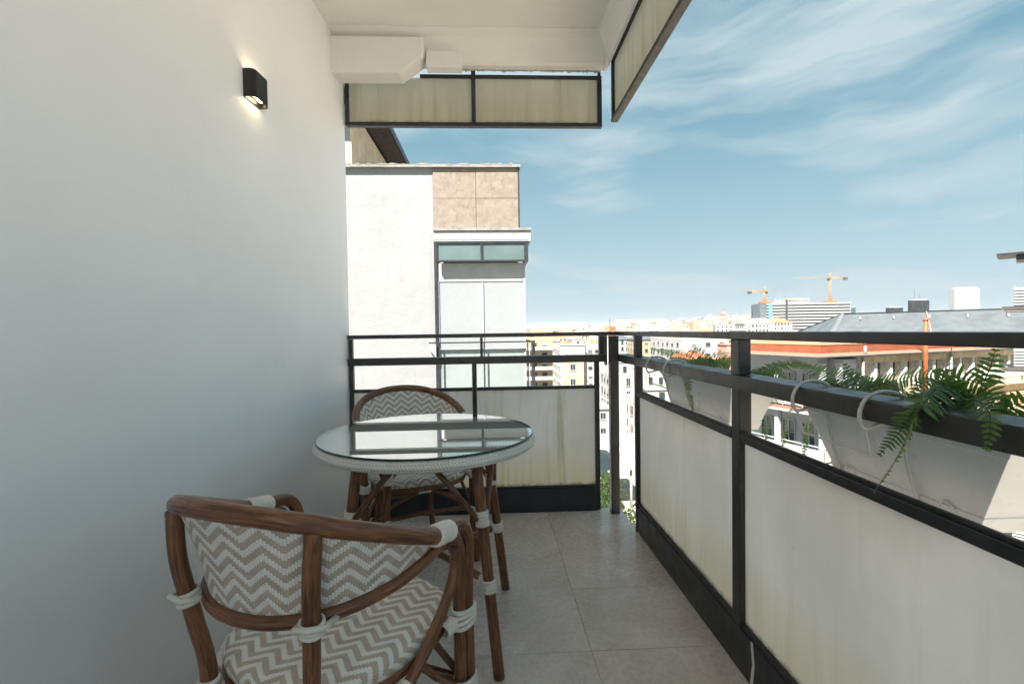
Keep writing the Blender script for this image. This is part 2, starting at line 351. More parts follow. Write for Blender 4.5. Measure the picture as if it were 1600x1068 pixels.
# ------------------------------------------------------------------ mesh helpers
class MB:
    def __init__(s): s.v = []; s.f = []; s.m = []; s.uv = {}; s.sm = []
    def add(s, vs, fs, mat=0, smooth=False, uvs=None):
        o = len(s.v); s.v += [tuple(p) for p in vs]
        for k, f in enumerate(fs):
            if uvs is not None: s.uv[len(s.f)] = [uvs[i] for i in f] if not isinstance(uvs[0], list) else uvs[k]
            s.f.append([o+i for i in f]); s.m.append(mat); s.sm.append(smooth)
        return s
    def box(s, x0, x1, y0, y1, z0, z1, mat=0, M=None, bev=0):
        if x0 > x1: x0, x1 = x1, x0
        if y0 > y1: y0, y1 = y1, y0
        if z0 > z1: z0, z1 = z1, z0
        if bev:
            b = min(bev, (x1-x0)*.45, (y1-y0)*.45, (z1-z0)*.45)
            bm = bmesh.new(); bmesh.ops.create_cube(bm, size=1)
            for q in bm.verts: q.co = Vector((x0+(q.co.x+.5)*(x1-x0), y0+(q.co.y+.5)*(y1-y0), z0+(q.co.z+.5)*(z1-z0)))
            bmesh.ops.bevel(bm, geom=bm.edges[:], offset=b, segments=2, profile=.6, affect='EDGES')
            bm.verts.index_update(); vs = [q.co.copy() for q in bm.verts]; fs = [[q.index for q in f.verts] for f in bm.faces]; bm.free()
        else:
            vs = [Vector(p) for p in ((x0,y0,z0),(x1,y0,z0),(x1,y1,z0),(x0,y1,z0),(x0,y0,z1),(x1,y0,z1),(x1,y1,z1),(x0,y1,z1))]
            fs = [(3,2,1,0),(4,5,6,7),(0,1,5,4),(1,2,6,5),(2,3,7,6),(3,0,4,7)]
        if M is not None: vs = [M @ p for p in vs]
        return s.add(vs, fs, mat)
    def sheet(s, x0, x1, y0, y1, z0, z1, face):          # a sheet whose room-side face (box face index) carries slot 0
        k = len(s.f); s.box(x0, x1, y0, y1, z0, z1, 1); s.m[k+face] = 0; return s
    def prism(s, poly, z0, z1, mat=0, axis='z'):
        n = len(poly)
        def P(a, b, c): return (a, b, c) if axis == 'z' else ((a, c, b) if axis == 'y' else (c, a, b))
        vs = [P(a, b, z0) for a, b in poly] + [P(a, b, z1) for a, b in poly]
        fs = [list(range(n))[::-1], list(range(n, 2*n))] + [[i, (i+1) % n, n+(i+1) % n, n+i] for i in range(n)]
        return s.add(vs, fs, mat)
    def tube(s, pts, r, sides=10, mat=0, cap=True, closed=False, uvlen=True):
        pts = [Vector(p) for p in pts]; n = len(pts); rs = r if isinstance(r, (list, tuple)) else [r]*n
        tg = []
        for i in range(n):
            a = pts[(i-1) % n] if closed or i > 0 else pts[0]; b = pts[(i+1) % n] if closed or i < n-1 else pts[-1]
            d = (b-a); tg.append(d.normalized() if d.length > 1e-9 else Vector((0, 0, 1)))
        ref = Vector((0, 0, 1)) if abs(tg[0].z) < .9 else Vector((1, 0, 0))
        nx = (ref - tg[0]*ref.dot(tg[0])).normalized()
        vs = []; uvs = []; ln = 0; off = rnd.random()*5
        for i in range(n):
            nx = (nx - tg[i]*nx.dot(tg[i])).normalized(); ny = tg[i].cross(nx)
            if i: ln += (pts[i]-pts[i-1]).length
            for k in range(sides):
                a = 2*pi*k/sides; vs.append(pts[i] + (nx*cos(a)+ny*sin(a))*rs[i]); uvs.append((k/sides*2*pi*.016+off, ln+off))
        fs = []
        m = n if closed else n-1
        for i in range(m):
            for k in range(sides):
                a = i*sides+k; b = i*sides+(k+1) % sides; c_ = ((i+1) % n)*sides+(k+1) % sides; d = ((i+1) % n)*sides+k
                fs.append((a, b, c_, d))
        s.add(vs, fs, mat, True, uvs)
        if cap and not closed:
            o = len(s.v)-len(vs); e = (n-1)*sides
            # slightly domed ends
            for base, i, sg in ((0, 0, -1), (e, n-1, 1)):
                tip = pts[i]+tg[i]*sg*rs[i]*.35; s.v.append(tuple(tip)); ti = len(s.v)-1
                for k in range(sides):
                    a, b = o+base+k, o+base+(k+1) % sides
                    s.uv[len(s.f)] = [(off, off)]*3
                    s.f.append([b, a, ti] if sg < 0 else [a, b, ti]); s.m.append(mat); s.sm.append(True)
        return s
    def lathe(s, prof, n=32, mat=0, smooth=True, M=None):
        vs = []; uvs = []; ln = 0
        for i, (r, z) in enumerate(prof):
            if i: ln += sqrt((r-prof[i-1][0])**2+(z-prof[i-1][1])**2)
            for k in range(n):
                a = 2*pi*k/n; p = Vector((r*cos(a), r*sin(a), z)); vs.append(M @ p if M is not None else p)
        fs = []; fu = []
        L_ = [0]
        for i in range(1, len(prof)): L_.append(L_[-1]+sqrt((prof[i][0]-prof[i-1][0])**2+(prof[i][1]-prof[i-1][1])**2))
        R_ = max(p[0] for p in prof)
        for i in range(len(prof)-1):
            for k in range(n):
                fs.append((i*n+k, i*n+(k+1) % n, (i+1)*n+(k+1) % n, (i+1)*n+k))
                u0, u1 = 2*pi*R_*k/n, 2*pi*R_*(k+1)/n
                fu.append([(u0, L_[i]), (u1, L_[i]), (u1, L_[i+1]), (u0, L_[i+1])])
        s.add(vs, fs, mat, smooth, fu); return s
    def mesh(s, name, mats):
        me = bpy.data.meshes.new(name); me.from_pydata(s.v, [], s.f)
        for m in mats: me.materials.append(MATS[m])
        me.polygons.foreach_set('material_index', s.m); me.polygons.foreach_set('use_smooth', s.sm)
        if s.uv:
            ul = me.uv_layers.new(name='UVMap')
            for fi, uvs in s.uv.items():
                p = me.polygons[fi]
                for k, li in enumerate(p.loop_indices): ul.data[li].uv = uvs[k]
        me.update(); return me
    def build(s, name, mats, parent=None, loc=None):
        if isinstance(mats, str): mats = [mats]
        o = bpy.data.objects.new(name, s.mesh(name, mats)); COL.objects.link(o)
        if parent is not None: o.parent = parent
        if loc is not None: o.location = loc
        return o
def inst(name, me, parent=None, loc=(0, 0, 0), rz=0):
    o = bpy.data.objects.new(name, me); COL.objects.link(o); o.parent = parent; o.location = loc; o.rotation_euler = (0, 0, rz); return o
def tag(o, label=None, cat=None, group=None, kind=None):
    if label: o['label'] = label
    if cat: o['category'] = cat
    if group: o['group'] = group
    if kind: o['kind'] = kind
    return o
def thing(name, label, cat, loc=(0, 0, 0), rz=0, group=None):
    o = bpy.data.objects.new(name, None); COL.objects.link(o); o.empty_display_size = .2
    o.location = loc; o.rotation_euler = (0, 0, rz); return tag(o, label, cat, group)
def kids(o): return [c for c in bpy.data.objects if c.parent == o]
def copy_tree(o, parent=None):
    c = o.copy(); COL.objects.link(c); c.parent = parent
    for ch in kids(o): copy_tree(ch, c)
    return c
def spline(pts, n=8, closed=False):
    pts = [Vector(p) for p in pts]; m = len(pts); out_ = []
    rng_ = range(m) if closed else range(m-1)
    for i in rng_:
        g = (lambda k: pts[k % m]) if closed else (lambda k: pts[max(0, min(m-1, k))])
        p0, p1, p2, p3 = g(i-1), g(i), g(i+1), g(i+2)
        for k in range(n):
            t_ = k/n; t2 = t_*t_; t3 = t2*t_
            out_.append(.5*((2*p1)+(-p0+p2)*t_+(2*p0-5*p1+4*p2-p3)*t2+(-p0+3*p1-3*p2+p3)*t3))
    if not closed: out_.append(pts[-1])
    return out_
def slope(u):                                    # ground bearing (x per y) of a picture column
    return math.tan(math.atan((u-800)/755.45)+YAW)

# ================================================================== SETTING
GZ = -28.0
def hill(x, y):
    d = sqrt(x*x+y*y); a = math.degrees(math.atan2(x, y))
    h = 48*math.exp(-((d-1900)/650)**2)*math.exp(-((a-29)/9.5)**2)
    h += 30*math.exp(-((d-2600)/700)**2)*math.exp(-((a-12)/12)**2)
    return GZ + h
mb = MB(); R = [0, 60, 120, 200, 320, 500, 750, 1000, 1250, 1500, 1750, 2000, 2300, 2700, 3200, 4500, 8000, 20000, 45000]; NA = 120
vs = [(0, 0, GZ)]
for r in R[1:]:
    for k in range(NA):
        a = 2*pi*k/NA; x, y = r*sin(a), r*cos(a); vs.append((x, y, hill(x, y)))
fs = [(0, 1+(k+1) % NA, 1+k) for k in range(NA)]
for i in range(len(R)-2):
    for k in range(NA):
        a = 1+i*NA+k; b = 1+i*NA+(k+1) % NA; fs.append((a, b, b+NA, a+NA))
mb.add(vs, fs); tag(mb.build('ground', 'ground_mat'), kind='structure')

# -- own building
XW = lambda y: -.858+.078*(y-2.9715)
own = thing('apartment_building', 'white painted balcony side wall of the apartment house on the left', 'building', (-6, -4, GZ))
P0 = Vector((-6, -4, GZ))
def obuild(mbx, name, mats):                    # world coordinates -> child of own
    for i, p in enumerate(mbx.v): mbx.v[i] = (p[0]-P0.x, p[1]-P0.y, p[2]-P0.z)
    return mbx.build(name, mats, own)
mb = MB(); mb.prism([(-12, -10), (XW(-10), -10), (XW(2.985), 2.985), (-12, 2.985)], GZ, 4.3); obuild(mb, 'wall', 'wall_paint')
mb = MB(); mb.prism([(XW(-4.4)+.003, -1.7), (XW(-4.4)+.014, -1.7), (XW(2.94)+.014, 2.94), (XW(2.94)+.003, 2.94)], .002, .085); obuild(mb, 'skirting_board', 'skirting')
# ceiling slab, edge beams
ce = tag(MB().prism([(XW(-4.5)-.2, -4.5), (.735, -4.5), (.735, 2.955), (XW(2.955)-.2, 2.955)], 2.83, 3.12).build('ceiling', 'ceiling_paint'), kind='structure')
m_ = MB()
prof = [(2.945, 2.69), (2.90, 2.69), (2.885, 2.70), (2.875, 2.73), (2.86, 2.775), (2.82, 2.81), (2.76, 2.829), (2.945, 2.829)]
m_.prism([(y, z) for y, z in prof], XW(2.9)-.1, .70, axis='x'); m_.build('edge_beam', 'ceiling_paint', ce)
m_ = MB(); prof = [(.733, 2.69), (.715, 2.69), (.705, 2.70), (.700, 2.75), (.685, 2.80), (.645, 2.829), (.733, 2.829)]
m_.prism(prof[::-1], -4.4, 2.953, axis='y'); m_.build('edge_beam', 'ceiling_paint', ce)
m_ = MB(); m_.prism([(XW(2.8)-.05, 2.588), (-.490, 2.588), (-.372, 2.672), (-.352, 2.705), (-.352, 2.79), (XW(2.8)-.05, 2.79)], 2.795, 2.925, axis='y')
du = m_.build('boxed_duct', 'ceiling_paint', ce); bv = du.modifiers.new('bevel', 'BEVEL'); bv.width = .006; bv.segments = 2
m_ = MB(); m_.box(-.343, -.14, 2.83, 2.90, 2.64, 2.735, bev=.008); m_.build('plaster_step', 'ceiling_paint', ce)
m_ = MB()                                                           # crumbling render along the joint above the glazing
q_ = [Vector((-.345+1.04*k/130, 2.952+rnd.uniform(-.004, .004), 2.691+rnd.uniform(-.003, .003))) for k in range(131)]
m_.tube(q_, [rnd.uniform(.004, .010)*(2.0 if rnd.random() < .06 else 1) for k in q_], 7)
q_ = [Vector((.742+rnd.uniform(-.003, .003), 2.94-2.2*k/160, 2.728+rnd.uniform(-.003, .003))) for k in range(161)]
m_.tube(q_, [rnd.uniform(.004, .009)*(1.8 if rnd.random() < .06 else 1) for k in q_], 7)
tag(m_.build('crumbling_render', 'concrete_raw', ce), kind='stuff')

# floor
fl = tag(MB().prism([(XW(-4.5)-.1, -4.5), (.79, -4.5), (.815, 2.62), (.79, 2.99), (XW(2.99)-.1, 2.99)], -.22, -.0035).build('floor', 'grout'), kind='structure')
xs = [-1.49, -.881, -.272, .337, .90]
def tile(x0, x1, y0, y1):
    g = .0011
    poly = [(x0+g, y0+g), (x1-g, y0+g), (x1-g, y1-g), (x0+g, y1-g)]
    lim = lambda y: .80
    poly = [(min(max(x, XW(y)+.001), lim(y)), y) for x, y in poly]
    cx = sum(p[0] for p in poly)/4; cy = sum(p[1] for p in poly)/4
    m = MB(); m.prism([(x-cx, y-cy) for x, y in poly], -.011, 0.0); o = m.build('tile', 'floor_stone', fl, (cx, cy, rnd.uniform(-.0004, .0004)))
rows = {0: [-4.45, -.2, 1.03, 1.65, 2.06, 2.985], 1: [-4.45, -.75, .45, 1.65, 2.86, 2.985], 2: [-4.45, -.2, 1.0, 1.65, 2.86, 2.985], 3: [-4.45, -.8, .40, 1.65, 2.055, 2.985]}
for c_ in range(4):
    ys = rows[c_]
    if c_ == 0: continue
    for i in range(len(ys)-1): tile(xs[c_], xs[c_+1], ys[i], ys[i+1])

# ================================================================== RAILING
rl = thing('balcony_railing', 'black metal balcony railing with frosted panels wrapping the corner', 'railing', (.745, 2.95, 0))
RL = Vector((.745, 2.95, 0))
def rbuild(m, name, mats):
    for i, p in enumerate(m.v): m.v[i] = (p[0]-RL.x, p[1]-RL.y, p[2]-RL.z)
    return m.build(name, mats, rl)
def rbox(name, x0, x1, y0, y1, z0, z1, mat='rail_metal', bev=.003): return rbuild(MB().box(x0, x1, y0, y1, z0, z1, bev=bev), name, mat)
BY = 2.97; xl = XW(BY)
rbox('top_rail', xl+.004, .716, BY-.025, BY+.03, 1.083, 1.107)
rbox('top_rail', .72, .775, BY-.050, BY+.031, 1.0835, 1.1075)
rbox('top_rail', .776, .834, -4.5, BY+.031, 1.0832, 1.1073)
rbox('mid_rail', xl+.004, .706, BY-.03, BY+.035, .922, .966)
rbox('mid_rail', .786, .872, -4.5, BY+.033, .9215, .967)
rbox('mid_rail', .775, .785, BY-.04, BY+.03, .9225, .9655)
rbox('corner_post', .7215, .7735, 2.880, 2.932, .0, 1.082, bev=.004)
# back posts
for x0, x1, z0, z1 in ((xl+.005, xl+.029, .0, .921), (-.114, -.086, .15, .921), (.642, .672, .0, .921), (xl+.006, xl+.026, .967, 1.082), (-.062, -.046, .967, 1.082), (.672, .705, .967, 1.082)):
    rbox('post', x0, x1, BY-.012, BY+.02, z0, z1)
rbox('post', .709, .7195, BY-.022, BY+.028, .9, 1.082, bev=.002)
# right posts
for y0, y1, z0, z1 in ((2.61, 2.645, .0, 1.082), (1.508, 1.562, .15, 1.082), (.30, .355, .15, 1.082), (-.95, -.895, .15, 1.082), (-2.7, -2.645, .15, 1.082)):
    if z1 > 1: 
        rbox('post', .792, .832, y0, y1, .968, 1.0825); rbox('post', .794, .834, y0+.001, y1-.001, z0, .9205)
# panel frames and sheets, back
for x0, x1 in ((xl+.03, -.115), (-.085, .641)):
    rbox('panel_frame', x0, x1, BY-.014, BY+.014, .757, .777, 'black_metal'); rbox('panel_frame', x0, x1, BY-.014, BY+.014, .146, .160, 'black_metal')
    m = MB(); m.sheet(x0, x1, 0, .006, 0, .596, 2); o = m.build('frosted_panel', ['frosted_back', 'clear_sheet'], rl, (0-RL.x, BY-.002-RL.y, .1605))
rbox('kick_plate', xl+.03, .640, BY-.026, BY+.010, .002, .145, 'kick_metal')
# panels, right
ys = [2.609, 1.563, 1.507, .356, .299, -.894, -.951, -2.644, -2.701, -4.45]
for i in range(0, 10, 2):
    y1, y0 = ys[i], ys[i+1]
    rbox('panel_frame', .793, .828, y0, y1, .754, .781, 'black_metal'); rbox('panel_frame', .800, .828, y0, y1, .146, .164, 'black_metal')
    rbox('panel_frame', .797, .806, y0, y1, .782, .790, 'black_metal', .001)
    if i == 0: rbox('panel_frame', .80, .826, y1-.012, y1, .1645, .7535, 'black_metal')
    m = MB(); m.sheet(0, .006, y0, y1, 0, .589, 5); m.build('frosted_panel', ['frosted_side', 'clear_sheet'], rl, (.811-RL.x, 0-RL.y, .1645))
rbox('kick_plate', .797, .826, -4.45, 2.608, .002, .145, 'kick_metal')
m = MB(); m.prism([(1.438, .146), (1.447, .145), (1.437, .08), (1.449, .02), (1.446, .004), (1.437, .02), (1.428, .08)], .7935, .7965, axis='x'); rbuild(m, 'paint_drip', 'skirting')

# ================================================================== UPPER GLAZED SCREENS
def ubuild(root, m, name, mats, O_):
    for i, p in enumerate(m.v): m.v[i] = (p[0]-O_.x, p[1]-O_.y, p[2]-O_.z)
    return m.build(name, mats, root)
O1 = Vector((0, 2.99, 2.365)); us = thing('glazed_valance', 'black framed frosted valance of two panes hanging under the ceiling beam facing us', 'valance', O1)
for nm, b_ in (('frame_bar', (-.850, .708, 2.972, 3.008, 2.365, 2.388)), ('frame_bar', (-.40, .708, 2.974, 3.006, 2.657, 2.675)), ('frame_bar', (-.850, -.828, 2.973, 3.007, 2.3885, 2.64)),
                   ('frame_bar', (-.092, -.066, 2.971, 3.009, 2.3885, 2.70)), ('frame_bar', (.682, .708, 2.973, 3.007, 2.3885, 2.6565)), ('frame_bar', (.686, .702, 2.975, 3.0, 2.676, 2.72))):
    ubuild(us, MB().box(*b_, bev=.002), nm, 'black_metal', O1)
for x0, x1, z1 in ((-.827, -.093, .272), (-.065, .681, .272)):
    m = MB(); m.sheet(x0, x1, 0, .005, 0, z1-.001, 2); m.build('pane', ['frosted_top', 'clear_sheet'], us, (0, .0, .0238))
O2 = Vector((.76, 2.9, 2.36)); us2 = thing('glazed_valance', 'frosted valance in a black frame running along the balcony edge at top right', 'valance', O2)
for b_ in ((.745, .785, -4.4, 2.905, 2.362, 2.384), (.748, .782, -4.4, 2.905, 2.712, 2.726), (.747, .783, 2.878, 2.904, 2.385, 2.7115), (.747, .783, 1.50, 1.525, 2.385, 2.7115), (.747, .783, .2, .225, 2.385, 2.7115)):
    ubuild(us2, MB().box(*b_, bev=.002), 'frame_bar', 'black_metal', O2)
for y0, y1 in ((1.526, 2.877), (.226, 1.499), (-4.4, .199)):
    m = MB(); m.sheet(0, .005, y0, y1, 0, .325, 5); m.build('pane', ['frosted_top', 'clear_sheet'], us2, (.003, -2.9, .0255))

# ================================================================== WALL LAMP
ang = math.atan(.078)
lp = thing('wall_lamp', 'small black up and down wall lamp glowing warm on the left wall', 'lamp', (XW(1.99)+.001, 1.992, 2.095), -ang)
def dshape(r0, dep, hw, n=10):
    pts = [(0, -hw), (dep-r0, -hw)]
    pts += [(dep-r0+r0*sin(a), -hw+r0-r0*cos(a)) for a in [pi/2*k/n for k in range(1, n+1)]]
    pts += [(dep-r0+r0*cos(a), hw-r0+r0*sin(a)) for a in [pi/2*k/n for k in range(0, n+1)]] + [(0, hw)]
    return pts
o_ = dshape(.022, .042, .058); i_ = [(x*.93+.003 if x > .001 else .004, y*.93) for x, y in o_]
m = MB(); n = len(o_); zt, zb = .054, -.054
vs = [(x, y, zb) for x, y in o_]+[(x, y, zt) for x, y in o_]+[(x, y, zb) for x, y in i_]+[(x, y, zt) for x, y in i_]
fs = []
for k in range(n):
    j = (k+1) % n
    fs += [(k, j, n+j, n+k), (2*n+j, 2*n+k, 3*n+k, 3*n+j), (j, k, 2*n+k, 2*n+j), (n+k, n+j, 3*n+j, 3*n+k)]
m.add(vs, fs); m.build('housing', 'lamp_black', lp)
m = MB(); m.box(.006, .036, -.048, .048, -.034, .034); m.build('core', 'lamp_brass', lp)
for z in (-.0352, .0352):
    m = MB(); m.box(.012, .028, -.040, .040, z-.001, z+.001); m.build('light_strip', 'lamp_glow', lp)

# ================================================================== TABLE
tb = thing('bistro_table', 'round rattan bistro table with woven white rim and glass top', 'table', (-.24, 1.83, 0), radians(-4))
TR = .395
m = MB(); pr = [(.02, .700), (TR-.05, .700)] + [(TR-.009+.0185*cos(a), .7165+.0180*sin(a)) for a in [-pi/2+pi*k/12 for k in range(13)]] + [(TR-.05, .7347)]
m.lathe(pr, 96); m.build('woven_rim', 'weave_rim', tb)
m = MB(); m.lathe([(TR-.03, .7350), (.0, .7350)], 96, smooth=False); m.build('woven_top', 'weave_flat', tb)
m = MB(); m.lathe([(TR-.002, .7455), (.0, .7455)], 128, smooth=False); g_ = m.build('glass_top', 'table_glass', tb)
m = MB(); m.lathe([(TR-.002, .7454), (TR+.001, .7440), (TR+.001, .7385), (TR-.002, .7372)], 128); m.build('glass_edge', 'glass_edge', g_)
def wrapmesh(m, c0, c1, r, rings, mat=0, sides=14):
    c0, c1 = Vector(c0), Vector(c1); ax = (c1-c0); ln = ax.length; q = ax.normalized().to_track_quat('Z', 'Y').to_matrix().to_4x4(); M = Matrix.Translation(c0) @ q
    pr = [(r*.75, 0)]
    for k in range(rings):
        for j in range(5):
            a = pi*j/4; pr.append((r-.003+.003*sin(a)+.0006*sin(k*2.3), ln*(k+j/4*.96+.02)/rings))
    pr.append((r*.75, ln)); m.lathe(pr, sides, mat, True, M); return m
legs = []
for k in range(4):
    a = pi/4+k*pi/2; b0 = Vector((.385*cos(a), .385*sin(a), 0)); b1 = Vector((.280*cos(a), .280*sin(a), .705)); legs.append((b0, b1))
    lg = MB().tube([b0+(b1-b0)*s_/6 for s_ in range(7)], .0185, 14).build('leg', 'rattan', tb)
    def on(z): return b0+(b1-b0)*(z/.705)
    # second short pole tied beside the leg
    tnv = Vector((-sin(a), cos(a), 0))
    wrapmesh(MB(), on(.475), on(.525), .0245, 5).build('binding', 'binding', lg)
    wrapmesh(MB(), on(.265), on(.305), .0245, 4).build('binding', 'binding', lg)
    wrapmesh(MB(), on(.682), on(.699), .023, 2).build('binding', 'binding', lg)
    for sg in (-1, 1):
        e = on(.50)+tnv*sg*.02; f_ = Vector((.25*cos(a+sg*.62), .25*sin(a+sg*.62), .703))
        MB().tube([e, e.lerp(f_, .5)+Vector((0, 0, .008)), f_], .010, 10).build('corner_brace', 'rattan', tb)
for k in range(2):
    a = pi/4+k*pi/2; r_ = .385-.105*(.285/.705)
    p = [Vector((s_*r_*cos(a), s_*r_*sin(a), .285+.014*k)) for s_ in (-1, -.5, 0, .5, 1)]
    MB().tube(p, .0125, 12).build('cross_stretcher', 'rattan', tb)
    wrapmesh(MB(), p[4]*1.0+(p[3]-p[4])*.22, p[4]+(p[3]-p[4])*.04, .018, 4).build('binding', 'binding', tb)
    wrapmesh(MB(), p[0]*1.0+(p[1]-p[0])*.22, p[0]+(p[1]-p[0])*.04, .018, 4).build('binding', 'binding', tb)
wrapmesh(MB(), (-.022, -.022, .292), (.022, .022, .292), .026, 5).build('binding', 'binding', tb)

# ================================================================== CHAIRS
def make_chair(label):
    ch = thing('rattan_armchair', label, 'chair')
    RAIL = [(.262, .035, .640), (.268, -.03, .668), (.268, -.11, .700), (.250, -.20, .738), (.200, -.285, .775), (.11, -.345, .803), (0, -.365, .812)]
    RAIL = [Vector(p) for p in RAIL]; RAIL = RAIL+[Vector((-p.x, p.y, p.z)) for p in RAIL[-2::-1]]
    rail = spline(RAIL, 6)
    MB().tube(rail[4:-4], .0178, 16).build('top_rail', 'rattan', ch)
    HOOP = [(.258, -.015, .648), (.250, -.085, .632), (.222, -.17, .614), (.165, -.255, .602), (.085, -.305, .595), (0, -.318, .592)]
    HOOP = [Vector(p) for p in HOOP]; HOOP = HOOP+[Vector((-p.x, p.y, p.z)) for p in HOOP[-2::-1]]
    hoop = spline(HOOP, 6)
    MB().tube(hoop, .0135, 14).build('back_hoop', 'rattan', ch)
    # woven back between hoop and rail
    NU, NV = 72, 10
    def samp(c, t_):
        x = t_*(len(c)-1); i = min(int(x), len(c)-2); return c[i].lerp(c[i+1], x-i)
    vs = []; uv = []; arc = 0; prev = None
    inset = .05
    for i in range(NU+1):
        t_ = inset+(1-2*inset)*i/NU; a = samp(hoop, t_); b = samp(rail[4:-4], t_)
        mid = a.lerp(b, .5)
        if prev is not None: arc += (mid-prev).length
        prev = mid; hgt = (b-a).length
        for j in range(NV+1):
            f = j/NV; p = a.lerp(b, f); bow = -.004*sin(pi*f)-.006*(1-f)
            nrm = Vector((p.x, p.y+.05, 0)).normalized(); p = p+nrm*bow; vs.append(p); uv.append((arc, (f-.5)*hgt+.02*0+p.z*0))
    fs = []
    for i in range(NU):
        for j in range(NV):
            a = i*(NV+1)+j; fs.append((a, a+NV+1, a+NV+2, a+1))
    m = MB(); m.add(vs, fs, 0, True, uv); bk = m.build('woven_back', 'weave_chevron', ch)
    sd = bk.modifiers.new('thickness', 'SOLIDIFY'); sd.thickness = .006; sd.offset = 0
    # seat: rounded shape, woven over its edge
    out_ = []
    def sr(a):
        x = cos(a); y = sin(a); e = 2.6
        r = 1/((abs(x)**e+abs(y)**e)**(1/e)); X = r*x*.232; Y = r*y*.225
        X *= 1.0+.10*(Y/.225); return X, Y-.055
    n = 64; prof = [(0, .452), (.35, .4535), (.7, .456), (.93, .456), (.985, .450), (1.0, .438), (.985, .420), (.955, .416)]
    vs = []; uv = []
    for s_, z in prof:
        for k in range(n):
            X, Y = sr(2*pi*k/n); cx, cy = 0, -.055; vs.append((cx+(X-cx)*s_, cy+(Y-cy)*s_, z)); d_ = (.456-z) if s_ > .98 else 0
            ex = 1+ d_/.23; uv.append(((X-cx)*s_*ex+1, (Y-cy)*s_*ex+1))
    fs = []
    for i in range(len(prof)-1):
        for k in range(n): fs.append((i*n+k, i*n+(k+1) % n, (i+1)*n+(k+1) % n, (i+1)*n+k)[::-1])
    m = MB(); m.add(vs, fs, 0, True, uv); m.build('woven_seat', 'weave_chevron', ch)
    ring = [Vector((sr(2*pi*k/48)[0]*.955, (sr(2*pi*k/48)[1]+.055)*.955-.055, .408)) for k in range(48)]
    MB().tube(ring, .0125, 12, closed=True).build('seat_frame', 'rattan', ch)
    for s in (-1, 1):
        X = lambda p: Vector((p[0]*s, p[1], p[2]))
        # front leg: double pole, outer one bends back to become the arm end
        f1 = [X(p) for p in spline([(.262, .112, 0), (.262, .105, .25), (.262, .098, .46), (.264, .100, .570), (.266, .092, .625), (.267, .065, .658), (.268, .020, .671), (.268, -.045, .675)], 5)]
        fl_ = MB().tube(f1, .0165, 14).build('front_leg', 'rattan', ch)
        f2 = [X(p) for p in spline([(.256, .080, 0), (.256, .073, .25), (.257, .066, .46), (.260, .066, .560), (.262, .055, .610), (.264, .025, .640), (.265, -.01, .652)], 5)]
        MB().tube(f2, .0150, 14).build('front_leg', 'rattan', ch)
        # arm brace sweeping down to the seat side
        f3 = [X(p) for p in spline([(.262, .030, .615), (.262, .040, .580), (.258, .018, .520), (.250, -.055, .450), (.240, -.135, .398), (.232, -.175, .375)], 6)]
        MB().tube(f3, .0125, 12).build('arm_brace', 'rattan', ch)
        rl_ = [X(p) for p in spline([(.172, -.316, .775), (.165, -.316, .68), (.148, -.300, .56), (.130, -.284, .42), (.140, -.300, .2), (.165, -.335, 0)], 5)]
        re = MB().tube(rl_, .0160, 14).build('rear_leg', 'rattan', ch)
        wrapmesh(MB(), X((.268, -.068, .682)), X((.268, .002, .668)), .0245, 9).build('binding', 'binding', ch)
        wrapmesh(MB(), X((.152, -.303, .588)), X((.156, -.307, .615)), .0245, 3).build('binding', 'binding', re)
        mb_ = MB().tube([X((.140, -.270, .590)), X((.128, -.300, .60)), X((.140, -.332, .607)), X((.168, -.332, .612)), X((.180, -.305, .604)), X((.172, -.262, .598))], .006, 8); mb_.build('binding', 'binding', re)
        wrapmesh(MB(), X((.131, -.285, .385)), X((.131, -.285, .43)), .0225, 4).build('binding', 'binding', re)
        # bindings round both front poles
        for zc, nr in ((.425, 4), (.250, 4)):
            for k in range(nr):
                z = zc+.0105*(k-(nr-1)/2); c0 = Vector((.259*s, .089, z)); q = []
                for a in range(18):
                    an = 2*pi*a/18; q.append(c0+Vector((.0225*cos(an), .0375*sin(an), .004*sin(an+k))))
                MB().tube(q, .0058, 8, closed=True).build('binding', 'binding', ch)
            wrapmesh(MB(), X((.250, .055, zc-.004)), X((.240, .020, zc-.010)), .018, 4).build('binding', 'binding', ch)
        # low side stretcher, diagonal brace
        MB().tube([X((.252, .075, .245)), X((.215, -.12, .240)), X((.160, -.295, .235))], .0115, 12).build('stretcher', 'rattan', ch)
        MB().tube([X((.250, .060, .265)), X((.240, -.020, .335)), X((.228, -.075, .400))], .0085, 10).build('brace', 'rattan', ch)
        MB().tube([X((.240, .095, .265)), X((.13, .115, .340)), X((.02, .140, .395))], .0095, 10).build('front_brace', 'rattan', ch)
        wrapmesh(MB(), X((.240, -.130, .395)), X((.226, -.190, .36)), .022, 5).build('binding', 'binding', ch)
    MB().tube([(-.15, -.295, .24), (.15, -.295, .24)], .0115, 12).build('stretcher', 'rattan', ch)
    MB().tube([(-.25, .09, .258), (0, .085, .268), (.25, .09, .258)], .0110, 12).build('stretcher', 'rattan', ch)
    wrapmesh(MB(), (-.03, .138, .395), (.03, .138, .395), .018, 4).build('binding', 'binding', ch)
    return ch
ch1 = make_chair('rattan armchair with chevron weave in the foreground seen from behind, turned to the table')
ch1.location = (-.348, 1.202, 0); ch1.rotation_euler = (0, 0, -radians(22.7)); ch1['group'] = 'rattan armchairs at the table'
ch2 = copy_tree(ch1); ch2.location = (-.365, 2.36, 0); ch2.rotation_euler = (0, 0, -radians(158.0))
ch2['label'] = 'rattan armchair behind the glass table by the back railing, facing us'

